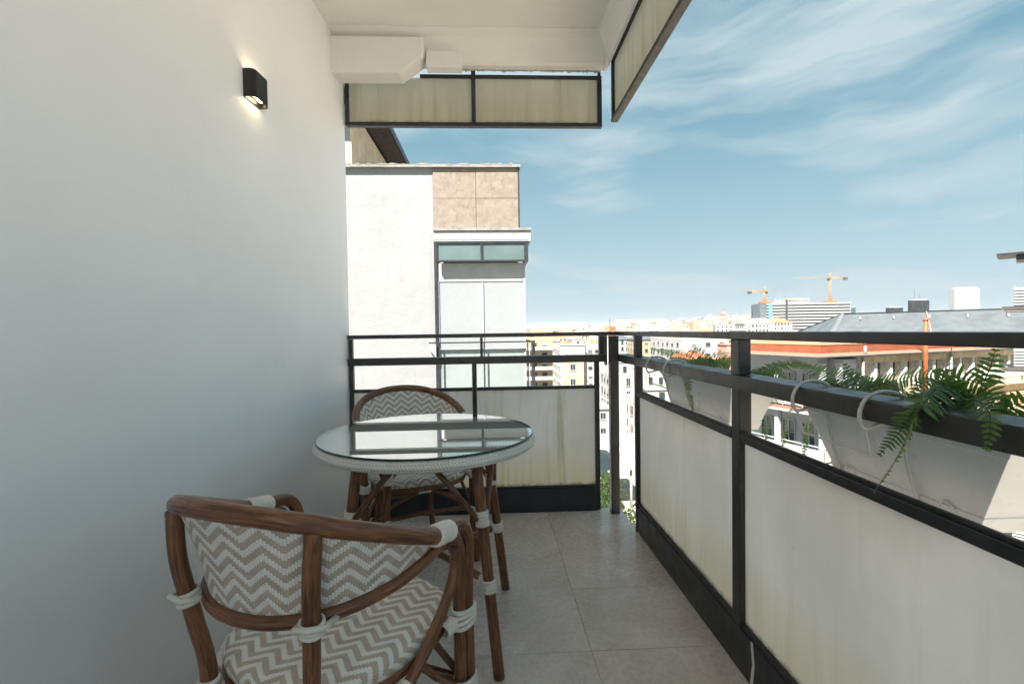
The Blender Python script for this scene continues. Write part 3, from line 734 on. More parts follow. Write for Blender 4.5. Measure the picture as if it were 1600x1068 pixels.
# ================================================================== PLANTERS AND FERNS
def make_planter(ya, yb, label, hooks):
    yc = (ya+yb)/2; L2 = abs(ya-yb)/2
    pl = thing('window_box_planter', label, 'planter', (.965, yc, .728), 0, 'window box planters on the railing')
    # tapered trough, open at the top (local coordinates: z 0..0.165)
    def ring(z, f, off=0):
        hx = .058+.040*z/.202-off; hy = L2-.105+.101*z/.202-off; return [(-hx, -hy, z), (hx, -hy, z), (hx, hy, z), (-hx, hy, z)]
    m = MB(); rings = [ring(0, 0), ring(.034, 0), ring(.035, 0, .0025), ring(.160, 0, .0025), ring(.161, 0, -.001), ring(.202, 0, -.001), ring(.202, 0, .004), ring(.02, 0, .005)]
    vs = sum(rings, []); fs = [(3, 2, 1, 0)]
    for i in range(len(rings)-1):
        for k in range(4): fs.append((i*4+k, i*4+(k+1) % 4, (i+1)*4+(k+1) % 4, (i+1)*4+k))
    e = (len(rings)-1)*4; fs.append((e, e+1, e+2, e+3)); m.add(vs, fs)
    body = m.build('trough', 'white_plastic', pl); b_ = body.modifiers.new('bevel', 'BEVEL'); b_.width = .0025; b_.segments = 2; b_.limit_method = 'ANGLE'
    m = MB(); m.box(-.080, .080, -L2+.05, L2-.05, .13, .172); m.build('soil', 'soil', pl)
    # half-round foot mark
    for y in (-L2+.16, L2-.16):
        m = MB(); q = [Vector((-.0655, y+.018*cos(a), .024+.018*sin(a))) for a in [pi*k/10 for k in range(11)]]
        m.tube(q, .0018, 6); m.build('drain_mark', 'white_plastic', pl)
    for hy in hooks:
        y = hy-yc
        hook = spline([(-.066, y, .012), (-.090, y, .100), (-.106, y, .176), (-.140, y, .186), (-.184, y, .178), (-.195, y, .207), (-.180, y, .240), (-.145, y, .254), (-.105, y, .245), (-.088, y, .222)], 6)
        MB().tube(hook, .0042, 8).build('hook', 'white_wire', pl)
    for a, b in zip(hooks[0::2], hooks[1::2]):
        ya_, yb_ = a-yc, b-yc
        q = [(-.183, ya_, .176), (-.168, ya_-.004, .122), (-.168, yb_+.004, .122), (-.183, yb_, .176)]
        q2 = []
        for i in range(3): q2 += [Vector(q[i]).lerp(Vector(q[i+1]), k/8) for k in range(8)]
        q2.append(Vector(q[3])); MB().tube(q2, .003, 8).build('wire_brace', 'white_wire', pl)
    return pl
make_planter(2.47, 1.70, 'white plastic planter on the railing near the corner post', (2.36, 2.12))
make_planter(1.33, .752, 'white plastic planter on the railing at right, nearest to us', (1.20, .975))

def frond(root, pts, n=26, wl=.045, sc=1.0):
    base = root.location
    p = spline([Vector(q)-base for q in pts], 10); m = MB()
    ln = [0]
    for i in range(1, len(p)): ln.append(ln[-1]+(p[i]-p[i-1]).length)
    T = ln[-1]
    m.tube(p[::2]+[p[-1]], [.0016*(1-.7*i/max(1, len(p[::2]))) for i in range(len(p[::2])+1)], 5, 1)
    n = max(14, int(T/.0105))
    side0 = None; tilt = rnd.choice((-1, 1))*rnd.uniform(.55, 1.15)
    for k in range(n):
        f = .10+.90*k/(n-1)*.985; s_ = f*T
        i = 0
        while i < len(ln)-2 and ln[i+1] < s_: i += 1
        q = p[i].lerp(p[i+1], (s_-ln[i])/max(1e-6, ln[i+1]-ln[i])); tg = (p[i+1]-p[i]).normalized()
        ref = Vector((0, 0, 1)); sd = tg.cross(ref)
        if sd.length < .25: sd = tg.cross(Vector((.6, .8, 0)))
        sd.normalize()
        if side0 is not None and sd.dot(side0) < 0: sd = -sd
        side0 = sd.lerp(side0, .5).normalized() if side0 is not None else sd
        sd = (side0*cos(tilt)+side0.cross(tg).normalized()*sin(tilt)).normalized(); nr = sd.cross(tg).normalized()
        env = sin(pi*min(1, (.16+.84*f))**.75)**.7 if f < .98 else .15
        l = wl*sc*max(.14, env)*rnd.uniform(.88, 1.08); wd = .0058*sc*(.6+.4*env)
        for sg in (-1, 1):
            if rnd.random() < .03: continue
            dr = (sd*sg+tg*rnd.uniform(.22, .40)+nr*rnd.uniform(-.18, .16)).normalized(); pw = tg
            a = q; v_ = [a+pw*wd*.45, a-pw*wd*.45, a+dr*l*.3-pw*wd*.75+nr*.0008, a+dr*l*.3+pw*wd*.85+nr*.0015, a+dr*l*.72+pw*wd*.6-Vector((0, 0, l*.05)), a+dr*l*.72-pw*wd*.45-Vector((0, 0, l*.06)), a+dr*l-Vector((0, 0, l*.14))]
            m.add(v_, [(0, 1, 2, 3), (3, 2, 5, 4), (4, 5, 6)], 0, True)
    return m.build('frond', ['fern_leaf', 'fern_stem'], root)
def fern(ya, yb, label, special, count, seed):
    global rnd
    keep = rnd; rnd = random.Random(seed)
    yc = (ya+yb)/2; rt_ = thing('boston_fern', label, 'fern', (.965, yc, .895), 0, 'ferns in the railing planters')
    for pts in special: frond(rt_, pts)
    for k in range(count):
        y = yc+(yb-ya)*rnd.uniform(-.42, .42); x = .965+rnd.uniform(-.04, .04); b0 = Vector((x, y, .90))
        az = rnd.uniform(0, 2*pi); ln = rnd.uniform(.20, .34); el = rnd.uniform(.3, .85)
        dx, dy = cos(az), sin(az)*1.3
        if dx < 0: ln *= .62                                          # the rail stops those that lean inwards
        rise = ln*el*.42; pts = [b0]
        for s_ in (.3, .6, .85, 1.0):
            pts.append(b0+Vector((dx*ln*s_*.8, dy*ln*s_*.8, rise*4*s_*(1-s_*.82)*.7+.01)))
        frond(rt_, pts, wl=rnd.uniform(.028, .040))
    rnd = keep
    return rt_
F2 = [
    [(0.950, 1.143, 0.957), (0.970, 1.235, 0.966), (0.980, 1.344, 0.981), (0.980, 1.451, 0.997), (0.980, 1.537, 1.016)],
    [(0.930, 0.929, 0.985), (0.860, 0.882, 0.999), (0.775, 0.822, 0.990), (0.760, 0.838, 0.938), (0.760, 0.869, 0.872), (0.762, 0.926, 0.786)],
    [(0.930, 0.946, 0.990), (0.860, 0.905, 0.997), (0.775, 0.841, 0.978), (0.765, 0.864, 0.929), (0.765, 0.889, 0.897), (0.765, 0.920, 0.862)],
    [(0.930, 0.916, 0.951), (0.860, 0.821, 0.985), (0.775, 0.719, 0.986), (0.770, 0.709, 0.960), (0.770, 0.716, 0.922)],
    [(0.950, 0.903, 0.952), (0.960, 0.899, 1.003), (0.960, 0.885, 1.041), (0.960, 0.876, 1.072)],
    [(0.950, 0.978, 0.988), (0.970, 0.956, 1.010), (0.970, 0.904, 0.996), (0.960, 0.865, 0.964), (0.950, 0.848, 0.938)],
    [(0.950, 0.879, 0.938), (0.970, 0.862, 0.958), (0.980, 0.844, 0.975), (0.980, 0.803, 0.990)],
    [(1.000, 1.372, 0.922), (1.060, 1.569, 0.902), (1.100, 1.707, 0.837), (1.100, 1.753, 0.751), (1.100, 1.777, 0.648)],
    [(1.000, 1.346, 0.916), (1.060, 1.513, 0.888), (1.100, 1.622, 0.814), (1.080, 1.613, 0.723), (1.060, 1.589, 0.663)],
    [(0.950, 1.198, 0.950), (0.970, 1.132, 0.983), (0.980, 1.056, 1.007), (0.980, 0.980, 1.018)],
    [(0.950, 1.209, 0.952), (0.970, 1.246, 0.971), (0.980, 1.282, 0.996), (0.980, 1.294, 1.016)],
    [(0.950, 0.978, 0.981), (0.970, 0.991, 1.013), (0.970, 0.981, 1.048), (0.970, 0.974, 1.069)],
    [(0.950, 0.936, 0.973), (0.970, 0.998, 0.997), (0.970, 1.045, 0.987), (0.960, 1.067, 0.958)],
    [(0.970, 1.331, 0.933), (0.990, 1.427, 0.940), (1.000, 1.535, 0.928), (1.000, 1.615, 0.910)],
    [(0.950, 0.861, 0.947), (0.930, 0.811, 0.951), (0.900, 0.760, 0.942), (0.880, 0.721, 0.933)],
    [(0.950, 1.056, 0.960), (0.980, 1.125, 0.971), (0.980, 1.183, 0.971), (0.980, 1.236, 0.955)],
    [(1.000, 1.372, 0.924), (1.080, 1.676, 0.888), (1.100, 1.817, 0.845), (1.100, 1.906, 0.786)],
]
F1 = [
    [(0.950, 2.111, 0.927), (0.970, 2.295, 0.967), (0.980, 2.523, 0.984), (0.980, 2.854, 0.999)],
    [(0.950, 2.144, 0.930), (0.970, 2.455, 0.938), (0.980, 2.664, 0.942), (0.980, 2.937, 0.929)],
    [(0.950, 2.048, 0.927), (0.970, 2.155, 0.982), (0.980, 2.245, 1.013), (0.980, 2.356, 1.008)],
    [(0.950, 1.989, 0.927), (0.980, 2.112, 0.978), (0.980, 2.063, 1.009), (0.980, 1.966, 1.005)],
    [(0.950, 2.212, 0.925), (0.860, 2.069, 0.949), (0.800, 1.932, 0.919), (0.800, 1.907, 0.857), (0.800, 1.877, 0.792)],
    [(1.000, 1.927, 0.889), (1.060, 1.949, 0.870), (1.100, 1.938, 0.807), (1.100, 1.887, 0.732), (1.100, 1.883, 0.660)],
    [(1.000, 1.927, 0.889), (1.060, 1.979, 0.850), (1.080, 1.976, 0.775), (1.080, 1.997, 0.684)],
    [(1.000, 1.980, 0.884), (1.100, 2.240, 0.731), (1.080, 2.231, 0.657), (1.080, 2.140, 0.660)],
    [(0.970, 1.869, 0.906), (1.000, 1.852, 0.933), (1.000, 1.774, 0.945), (1.000, 1.715, 0.936)],
]
def rooted(F_): return [[(.965, f[0][1]*.9+f[1][1]*.1, .892)]+f for f in F_]
fern(2.46, 1.74, 'green fern in the planter near the corner post', rooted(F1), 18, 5)
fern(1.30, .74, 'large green fern with fronds trailing over the railing at right', rooted(F2), 20, 9)

# ================================================================== NEIGHBOURING WING
NY = 9.3
nb = thing('neighbouring_building', 'white apartment wing with travertine corner and enclosed balcony beyond the back railing', 'building', (-2, 12, GZ))
NB = Vector((-2, 12, GZ))
def nbx(name, x0, x1, y0, y1, z0, z1, mat, par=None, bev=0): return ubuild(par or nb, MB().box(x0, x1, y0, y1, z0, z1, bev=bev), name, mat, NB)
nbx('wall', -14, -1.045, NY, 24, GZ, 4.22, 'white_wall_ext')
nbx('rear_wall', -1.044, .56, NY+.05, 24, GZ, 4.215, 'white_wall_ext')
cp_ = nbx('coping', -14, .62, NY-.085, 24.1, 4.221, 4.27, 'coping')
for i in range(40):
    x = -3.6+i*.105+rnd.uniform(-.02, .02)
    if rnd.random() < .5: nbx('coping_chip', x, x+rnd.uniform(.03, .12), NY-.09, NY-.03, 4.262, 4.262+rnd.uniform(.012, .03), 'coping')
for x0, x1 in ((-1.040, -.232), (-.226, .575)):
    for z0, z1 in ((3.05, 3.642), (3.648, 4.216)):
        m = MB(); m.box(x0, x1, NY-.03+rnd.uniform(-.003, .003), NY+.049, z0, z1, bev=.004); ubuild(nb, m, 'stone_slab', 'travertine', NB)
nbx('metal_edge', .5755, .60, NY-.05, NY+.3, 3.05, 4.219, 'black_metal')
nbx('cornice', -1.03, .80, NY-.24, NY+.3, 3.00, 3.045, 'coping')
nbx('cornice', -1.02, .79, NY-.21, NY+.3, 2.80, 2.999, 'grey_trim')
nbx('cornice', -1.02, .74, NY-.216, NY-.211, 2.83, 2.90, 'white_trim')
# enclosed balcony: dark frame with two obscured lights, lintel, windows with white blinds
for b_ in ((-1.0, .74, NY-.20, NY-.14, 2.765, 2.798), (-1.0, .74, NY-.20, NY-.14, 2.425, 2.455), (-1.0, -.955, NY-.20, NY-.14, 2.4555, 2.7645), (-.155, -.115, NY-.20, NY-.14, 2.4555, 2.7645), (.665, .74, NY-.20, NY-.14, 2.4555, 2.7645)):
    nbx('fascia_frame', *b_, 'black_metal')
for x0, x1 in ((-.954, -.156), (-.114, .664)): nbx('fascia_pane', x0, x1, NY-.175, NY-.168, 2.456, 2.764, 'frosted_far')
nbx('fascia_return', .69, .74, NY-.13, NY+.6, 2.43, 2.79, 'black_metal')
nbx('side_post', -1.04, -.985, NY-.04, NY+.045, -.6, 2.79, 'black_metal')
nbx('lintel', -.984, .68, NY+.0, NY+.045, 2.10, 2.424, 'white_trim')
nbx('jamb', -.984, -.955, NY-.01, NY+.046, -.6, 2.099, 'grey_trim'); nbx('jamb', .655, .69, NY-.01, NY+.046, -.6, 2.42, 'white_trim')
for x0, x1 in ((-.954, -.135), (-.112, .654)):
    wdw = nbx('window', x0, x1, NY+.01, NY+.044, .80, 2.075, 'blind_white'); nbx('window_frame', x0, x1, NY-.004, NY+.04, 2.0755, 2.098, 'white_trim', None)
    nbx('window_frame', x0, x1, NY-.004, NY+.04, .765, .7995, 'grey_trim'); nbx('lower_pane', x0, x1, NY+.005, NY+.043, -.6, .764, 'pane_pale')
nbx('mullion', -.1345, -.1125, NY-.012, NY+.044, -.6, 2.098, 'grey_trim')
# its own little railing in front
RY = NY-.10
nbx('rail', -1.16, .80, RY-.03, RY, .90, .925, 'black_metal'); nbx('rail', -.95, .80, RY-.03, RY, -.02, .012, 'black_metal')
for x in (-.97, -.13, .70, .78): nbx('railing_post', x, x+.025, RY-.025, RY-.005, .013, .899, 'black_metal')
nbx('rail', .775, .81, RY, NY+2, .901, .926, 'black_metal'); nbx('rail_support', .84, .88, RY+.3, RY+.35, -1, .93, 'black_metal')
for x in (.72, .745): nbx('railing_strip', x-.006, x+.006, RY-.02, RY-.01, .013, .899, 'white_trim')
m = MB(); m.prism([(-1.20, .88), (-1.02, .88), (-1.02, .62)], RY-.03, RY, axis='y'); ubuild(nb, m, 'bracket', 'grey_trim', NB)
# roof pavilion with deep eave
nbx('pavilion_wall', -9, -3.05, 11, 20, 4.27, 6.2, 'white_wall_ext'); nbx('pavilion_side', -3.049, -3.02, 11.01, 20, 4.27, 6.19, 'tan_plaster')
ev = nbx('eave', -9.4, -2.46, 10.4, 21, 6.30, 6.42, 'dark_timber')
for i in range(9):
    x = -3.01+i*.061
    nbx('eave_board', x, x+.056, 10.41, 20.9, 6.262, 6.298, 'dark_timber')
nbx('eave_fascia', -2.459, -2.44, 10.4, 21, 6.24, 6.43, 'black_metal')

# lower terrace with shrubs under the corner, enlarged out of view to bounce light
tr_ = thing('bounce_terrace', 'sand coloured paved roof terrace far below the balcony corner, widened unseen to bounce light up', 'terrace', (7, 10, GZ))
TZ = -4.0
def wbx(root, name, x0, x1, y0, y1, z0, z1, mat, bev=0):
    O_ = root.location; m = MB(); m.box(x0-O_.x, x1-O_.x, y0-O_.y, y1-O_.y, z0-O_.z, z1-O_.z, bev=bev); return m.build(name, mat, root)
wbx(tr_, 'block', 1.0, 10.4, -12, 21, GZ, TZ-.02, 'white_city')
wbx(tr_, 'paving', 1.25, 10.15, -11.75, 20.75, TZ-.019, TZ, 'paving_pale')
for i in range(3): wbx(tr_, 'paving_band', 1.3, 10.1, 13+i*2.4, 13.1+i*2.4, TZ+.001, TZ+.005, 'grey_trim')
for b_ in ((1.0, 10.4, -12, -11.75), (1.0, 10.4, 20.75, 21), (1.0, 1.25, -11.75, 20.75), (10.15, 10.4, -11.75, 20.75)): wbx(tr_, 'parapet', *b_, TZ-.019, TZ+.55, 'white_city')
def shrub(x, y, z, h, wid, label, n=2600):
    t_ = thing('terrace_shrub', label, 'shrub', (x, y, z))
    m = MB()
    for k in range(5):
        a = rnd.uniform(0, 2*pi); m.tube(spline([(0, 0, 0), (.15*wid*cos(a), .15*wid*sin(a), h*.4), (.4*wid*cos(a), .4*wid*sin(a), h*.85)], 3), [.02-.0025*i for i in range(7)], 6)
    m.build('stem', 'bark', t_); m = MB()
    for k in range(n):
        a = rnd.uniform(0, 2*pi); u_ = rnd.random()**.6; zz_ = rnd.uniform(.15, 1)*h; r_ = wid*.5*u_*(.55+.6*sin(pi*min(1, zz_/h*.85)))*(.8+.35*sin(3*a+k % 3))
        c0 = Vector((r_*cos(a), r_*sin(a), zz_)); d = Vector((rnd.gauss(0, 1), rnd.gauss(0, 1), rnd.gauss(.2, .8))).normalized(); e = d.cross(Vector((rnd.gauss(0, 1), rnd.gauss(0, 1), rnd.gauss(0, 1)))).normalized()
        l = rnd.uniform(.04, .08); m.add([c0-e*l*.3, c0+d*l*.6-e*l*.02, c0+d*l, c0+e*l*.3], [(0, 1, 2, 3)], 0, False)
    m.build('crown', 'shrub_leaf', t_)
shrub(slope(944)*10, 10, TZ, 2.1, .75, 'leafy green shrub seen between the corner post and the back panel', 2600)
shrub(slope(982)*9, 9, TZ, 1.7, .7, 'leafy green shrub low in the gap right of the corner post', 2200)
# ================================================================== CITY
class Shared: pass
def winmesh(w_, h_, fr='white_trim', gl_='glass_dark', dep=.10, mull=True):
    m = MB(); t_ = .07*min(1.5, max(w_, .8))
    for b_ in ((-w_/2, w_/2, -dep, .02, 0, t_), (-w_/2, w_/2, -dep, .02, h_-t_, h_), (-w_/2, -w_/2+t_, -dep, .02, t_, h_-t_), (w_/2-t_, w_/2, -dep, .02, t_, h_-t_)): m.box(*b_, 0)
    if mull: m.box(-.035, .035, -dep*.8, .02, t_, h_-t_, 0)
    m.box(-w_/2+t_*.5, w_/2-t_*.5, -.03, .01, t_*.5, h_-t_*.5, 1); m.box(-w_/2-.08, w_/2+.08, -dep-.08, .01, -.07, -.002, 0)
    return m.mesh('window', [fr, gl_])
WM = {'a': winmesh(1.2, 1.4), 'b': winmesh(1.0, 1.9), 'c': winmesh(1.5, 1.2, 'grey_trim'), 'd': winmesh(.9, 1.3, 'brown_city')}
def hipmesh(m, x0, x1, y0, y1, z0, hh, mat, ov=.4, gable=False):
    x0 -= ov; x1 += ov; y0 -= ov; y1 += ov; W_, D_ = x1-x0, y1-y0
    if W_ >= D_:
        k = D_/2 if not gable else 0; r0, r1 = (x0+k, (y0+y1)/2), (x1-k, (y0+y1)/2)
        vs = [(x0, y0, z0), (x1, y0, z0), (x1, y1, z0), (x0, y1, z0), (r0[0], r0[1], z0+hh), (r1[0], r1[1], z0+hh)]
        fs = [(0, 1, 5, 4), (1, 2, 5), (2, 3, 4, 5), (3, 0, 4), (3, 2, 1, 0)]
    else:
        k = W_/2 if not gable else 0; r0, r1 = ((x0+x1)/2, y0+k), ((x0+x1)/2, y1-k)
        vs = [(x0, y0, z0), (x1, y0, z0), (x1, y1, z0), (x0, y1, z0), (r0[0], r0[1], z0+hh), (r1[0], r1[1], z0+hh)]
        fs = [(0, 1, 4), (1, 2, 5, 4), (2, 3, 5), (3, 0, 4, 5), (3, 2, 1, 0)]
    m.add(vs, fs, mat)
def block(name, label, x, y, rz, W, D, ztop, wall, roof='flat', roofmat='roof_pale', fl_h=3.1, win='a', singles=False, balc=None, group=None, huts=1, ground=GZ, pitch=2.6, detail=True, stripe=None, awn=0):
    """a city block: front is local -y, left side is local -x; origin at the middle of its base"""
    rt_ = thing(name, label, 'building', (x, y, ground), rz, group)
    hgt = ztop-ground
    MB().box(-W/2, W/2, -D/2, D/2, 0, hgt).build('wall', wall, rt_)
    if roof == 'flat':
        m = MB(); p = .28; ph = .9
        for b_ in ((-W/2-.06, W/2+.06, -D/2-.06, -D/2+p, hgt-.25, hgt+ph), (-W/2-.06, W/2+.06, D/2-p, D/2+.06, hgt-.25, hgt+ph), (-W/2-.06, -W/2+p, -D/2+p, D/2-p, hgt-.25, hgt+ph), (W/2-p, W/2+.06, -D/2+p, D/2-p, hgt-.25, hgt+ph)): m.box(*b_)
        m.build('parapet', wall, rt_)
        MB().box(-W/2+p, W/2-p, -D/2+p, D/2-p, hgt+.001, hgt+.06).build('roof', roofmat, rt_)
        for k in range(huts):
            hx, hy = rnd.uniform(-.3, .3)*W, rnd.uniform(-.1, .35)*D; a, b = rnd.uniform(1.5, 3.4), rnd.uniform(1.5, 2.6); hh = rnd.uniform(2.0, 3.2)
            ht = MB().box(hx-a, hx+a, hy-b, hy+b, hgt+.06, hgt+hh).box(hx-a-.2, hx+a+.2, hy-b-.2, hy+b+.2, hgt+hh+.001, hgt+hh+.18).build('stair_tower', rnd.choice([wall, 'white_city']), rt_)
            MB().box(hx-.45, hx+.45, hy-b-.03, hy-b+.02, hgt+.3, hgt+2.0).build('roof_door', 'glass_dark', rt_)
        cmat = rnd.choice(['white_city', 'grey_city', 'orange_city'])
        for k in range(rnd.randint(2, 5)):
            hx, hy = rnd.uniform(-.42, .42)*W, rnd.uniform(-.42, .42)*D; s_ = rnd.uniform(.3, .7); hh = rnd.uniform(1.0, 2.0)
            MB().box(hx-s_, hx+s_, hy-.35, hy+.35, hgt+.06, hgt+hh).box(hx-s_-.1, hx+s_+.1, hy-.45, hy+.45, hgt+hh+.001, hgt+hh+.14).build('chimney', cmat, rt_)
        if rnd.random() < .6:
            hx, hy = rnd.uniform(-.4, .4)*W, rnd.uniform(-.4, .4)*D; m = MB(); m.tube([(hx, hy, hgt), (hx, hy, hgt+4.5)], .05, 5)
            for q in range(3): m.tube([(hx-.8+.2*q, hy, hgt+3.4+.4*q), (hx+.8-.2*q, hy, hgt+3.4+.4*q)], .03, 4)
            m.build('aerial', 'antenna', rt_)
    else:
        m = MB(); hipmesh(m, -W/2, W/2, -D/2, D/2, hgt+.01, min(W, D)*.28, 0, gable=(roof == 'gable')); m.build('roof', roofmat, rt_)
        m = MB(); m.box(-W*.2-.4, -W*.2+.4, -.4, .4, hgt, hgt+min(W, D)*.28+1.0); m.build('chimney', 'white_city', rt_)
    nf = max(1, int((hgt-1.2)/fl_h)); mw = MB(); ma = MB(); na = 0
    shown = nf if singles else min(nf, 6)
    wd = {'a': (1.2, 1.4), 'b': (1.0, 1.9), 'c': (1.5, 1.2), 'd': (.9, 1.3)}[win]
    for side in ('f', 'l'):
        ln = W if side == 'f' else D; n_ = max(1, int((ln-1.2)/pitch))
        for f_ in range(nf-shown, nf):
            z = hgt-(nf-f_)*fl_h+.95
            for k in range(n_):
                q = -ln/2+(ln-(n_-1)*pitch)/2+k*pitch
                if side == 'f': px_, py_, ra = q, -D/2, 0
                else: px_, py_, ra = -W/2, q, -pi/2
                if singles and side == 'f': inst('window', WM[win], rt_, (px_, py_-.001, z), ra)
                else:
                    M = Matrix.Translation((px_, py_, z)) @ Matrix.Rotation(ra, 4, 'Z')
                    mw.box(-wd[0]/2, wd[0]/2, -.10, -.002, 0, wd[1], 0 if rnd.random() < .72 else 1, M); mw.box(-wd[0]/2-.1, wd[0]/2+.1, -.18, -.002, -.12, -.002, 2, M)
                    if rnd.random() < .35: mw.box(-wd[0]/2+.04, wd[0]/2-.04, -.13, -.101, wd[1]*rnd.uniform(.3, .7), wd[1], 2, M)
                if awn and rnd.random() < awn:
                    M = Matrix.Translation((px_, py_, z)) @ Matrix.Rotation(ra, 4, 'Z'); ma.add([M @ Vector(p) for p in ((-.8, -.12, wd[1]+.2), (.8, -.12, wd[1]+.2), (.8, -1.0, wd[1]*.45), (-.8, -1.0, wd[1]*.45))], [(0, 1, 2, 3), (3, 2, 1, 0)]); na += 1
    if mw.f: tag(mw.build('windows', ['glass_dark', 'glass_grey', 'white_trim'], rt_), kind='stuff')
    if na: tag(ma.build('awnings', rnd.choice(['awning_green', 'orange_city']), rt_), kind='stuff')
    if balc:
        for f_ in range(nf-shown, nf):
            z = hgt-(nf-f_)*fl_h
            m = MB(); m.box(-W/2-.02, W/2+.02, -D/2-1.3, -D/2-.003, z-.1, z+.12); m.box(-W/2-.02, W/2+.02, -D/2-1.35, -D/2-1.2, z+.121, z+1.0); m.build('balcony', balc, rt_)
    if stripe:
        for f_ in range(nf-shown, nf):
            z = hgt-(nf-f_)*fl_h; MB().box(-W/2-.04, W/2+.04, -D/2-.06, D/2+.06, z-.15, z+.35).build('string_course', stripe, rt_)
    return rt_

# ---- named blocks, left to right
placed = []
def put(u0, u1, D_, depth=None):                 # middle x, width for a stretch of the skyline at distance D_
    x0, x1 = slope(u0)*D_, slope(u1)*D_; return (x0+x1)/2, x1-x0
def place(u0, u1, D_, dp, vtop, *a, rz=0, **k):
    x, W = put(u0, u1, D_); hv = 516.5-(((u0+u1)/2)-830)*.0137
    zt = H-(vtop-hv)*D_/755.45
    o = block(*a[:2], x, D_+dp/2, rz, W, dp, zt, *a[2:], **k); placed.append((x, D_+dp/2, max(W, dp)*.62)); return o
place(790, 863, 150, 14, 531, 'apartment_block', 'orange and white striped balcony block right of the neighbouring wing', 'cream_city', balc='white_city', win='c', pitch=3.2, stripe=None, huts=1)
place(864, 884, 215, 22, 545, 'apartment_block', 'brown apartment block with stacked balconies behind the striped block', 'brown_city', balc='white_city', win='c', pitch=2.4, awn=.3)
place(893, 926, 100, 16, 563, 'apartment_block', 'cream block with blank white end wall just left of the corner post', 'cream_city', roofmat='roof_red', win='a', singles=True, rz=radians(-14), stripe='white_city')
place(876, 946, 178, 26, 543, 'apartment_block', 'long low white block with roof lights left of the corner post', 'white_city', win='c', huts=2)
place(896, 932, 290, 24, 532, 'apartment_block', 'distant cream block with orange panels above the long white block', 'cream_city', win='c', awn=.4, huts=2)
place(958, 1004, 112, 14, 590, 'apartment_block', 'white apartment house with rows of windows seen between corner post and right railing', 'white_city', win='b', singles=True, pitch=3.0)
place(925, 957, 96, 12, 640, 'apartment_block', 'low pale house at street level left of the corner post', 'white_city', roof='hip', roofmat='roof_pale', win='a', singles=True)
place(964, 988, 225, 16, 531, 'apartment_block', 'white block with grey slate roof seen just right of the corner post', 'white_city', roof='hip', roofmat='slate_roof', win='b', pitch=2.2)
place(998, 1035, 200, 18, 531, 'apartment_block', 'cream houses under a grey slate roof left of the corner planter', 'cream_city', roof='hip', roofmat='slate_roof', win='a', pitch=3.6)
place(1040, 1068, 165, 16, 541, 'apartment_block', 'cream terrace house with orange awnings behind the far fern', 'cream_city', win='c', awn=.8, balc='white_city')
place(1066, 1146, 150, 30, 531, 'apartment_block', 'large white stepped block with flat roof behind the far fern', 'white_city', win='c', pitch=4.5, huts=3)
place(1078, 1114, 105, 12, 562, 'apartment_block', 'house with terracotta roof showing above the far fern', 'cream_city', roof='hip', roofmat='roof_red', win='a')
place(1166, 1192, 92, 12, 566, 'apartment_block', 'pink house with arched openings left of the brick building', 'pink_city', win='a', singles=True, roof='flat')
place(1176, 1203, 135, 14, 534, 'apartment_block', 'pale yellow block peeping out behind the pink house', 'cream_city', win='a')
place(1164, 1206, 330, 14, 506, 'apartment_block', 'white gabled house with brown gable on the skyline left of the slate roof', 'white_city', roof='gable', roofmat='white_city', win='a')
place(1206, 1238, 370, 14, 504, 'apartment_block', 'house with small orange tiled roofs below the striped hospital', 'white_city', roof='hip', roofmat='roof_red', win='a')
place(1010, 1060, 70, 10, 640, 'apartment_block', 'white low house below the corner planter', 'white_city', win='a', singles=True, huts=1)
place(1160, 1200, 62, 8, 668, 'apartment_block', 'cream low house below the post between the two planters', 'cream_city', win='a', singles=True, huts=0)

# ---- plaza and street under the corner
pz = tag(MB().box(4, 34, 40, 95, GZ+.004, GZ+.12).build('plaza', 'paving_sand'), kind='structure')
cn = thing('market_canopy', 'pale canopy roof on the roof terrace left of the corner post', 'canopy', (slope(925)*14.5, 14.5, TZ))
m = MB(); hipmesh(m, -1.0, 1.0, -1.0, 1.0, 1.15, .35, 0, .08); m.build('roof', 'white_trim', cn)
for sx in (-.9, .9):
    for sy in (-.9, .9): MB().tube([(sx, sy, 0), (sx, sy, 1.15)], .04, 6).build('post', 'white_trim', cn)
st_ = tag(MB().box(20, 27, 116, 900, GZ+.008, GZ+.03).build('street', 'asphalt'), kind='structure')
m = MB()
for k in range(60): m.box(23.4, 23.6, 118+k*9, 122+k*9, GZ+.034, GZ+.036)
m.build('lane_marking', 'white_trim', st_)

# ---- brick building at right
ca = YAW
Cx, Cy = 19.3*cos(ca)+30*sin(ca), -19.3*sin(ca)+30*cos(ca)
bdir = math.atan2(.358, .933)-ca
bb = thing('brick_building', 'tan brick building with orange parapet and row of recessed windows behind the right railing', 'building', (Cx, Cy, GZ), bdir)
EZ = -.70-GZ                                     # eave height over ground, local z
def bbx(name, x0, x1, y0, y1, z0, z1, mat, par=None): return MB().box(x0, x1, y0, y1, z0, z1).build(name, mat, par or bb)
LW, DW = 34.0, 7.0
bbx('core', 3.4, LW, .55, DW, 0, EZ-.12, 'stone_band')
bbx('brick_wall', 3.41, LW-.01, .02, .549, 0, EZ-3.55, 'tan_brick')
bbx('core_corner', 1.3, 3.399, 1.3, DW-.01, 0, EZ-.121, 'loggia_grey')
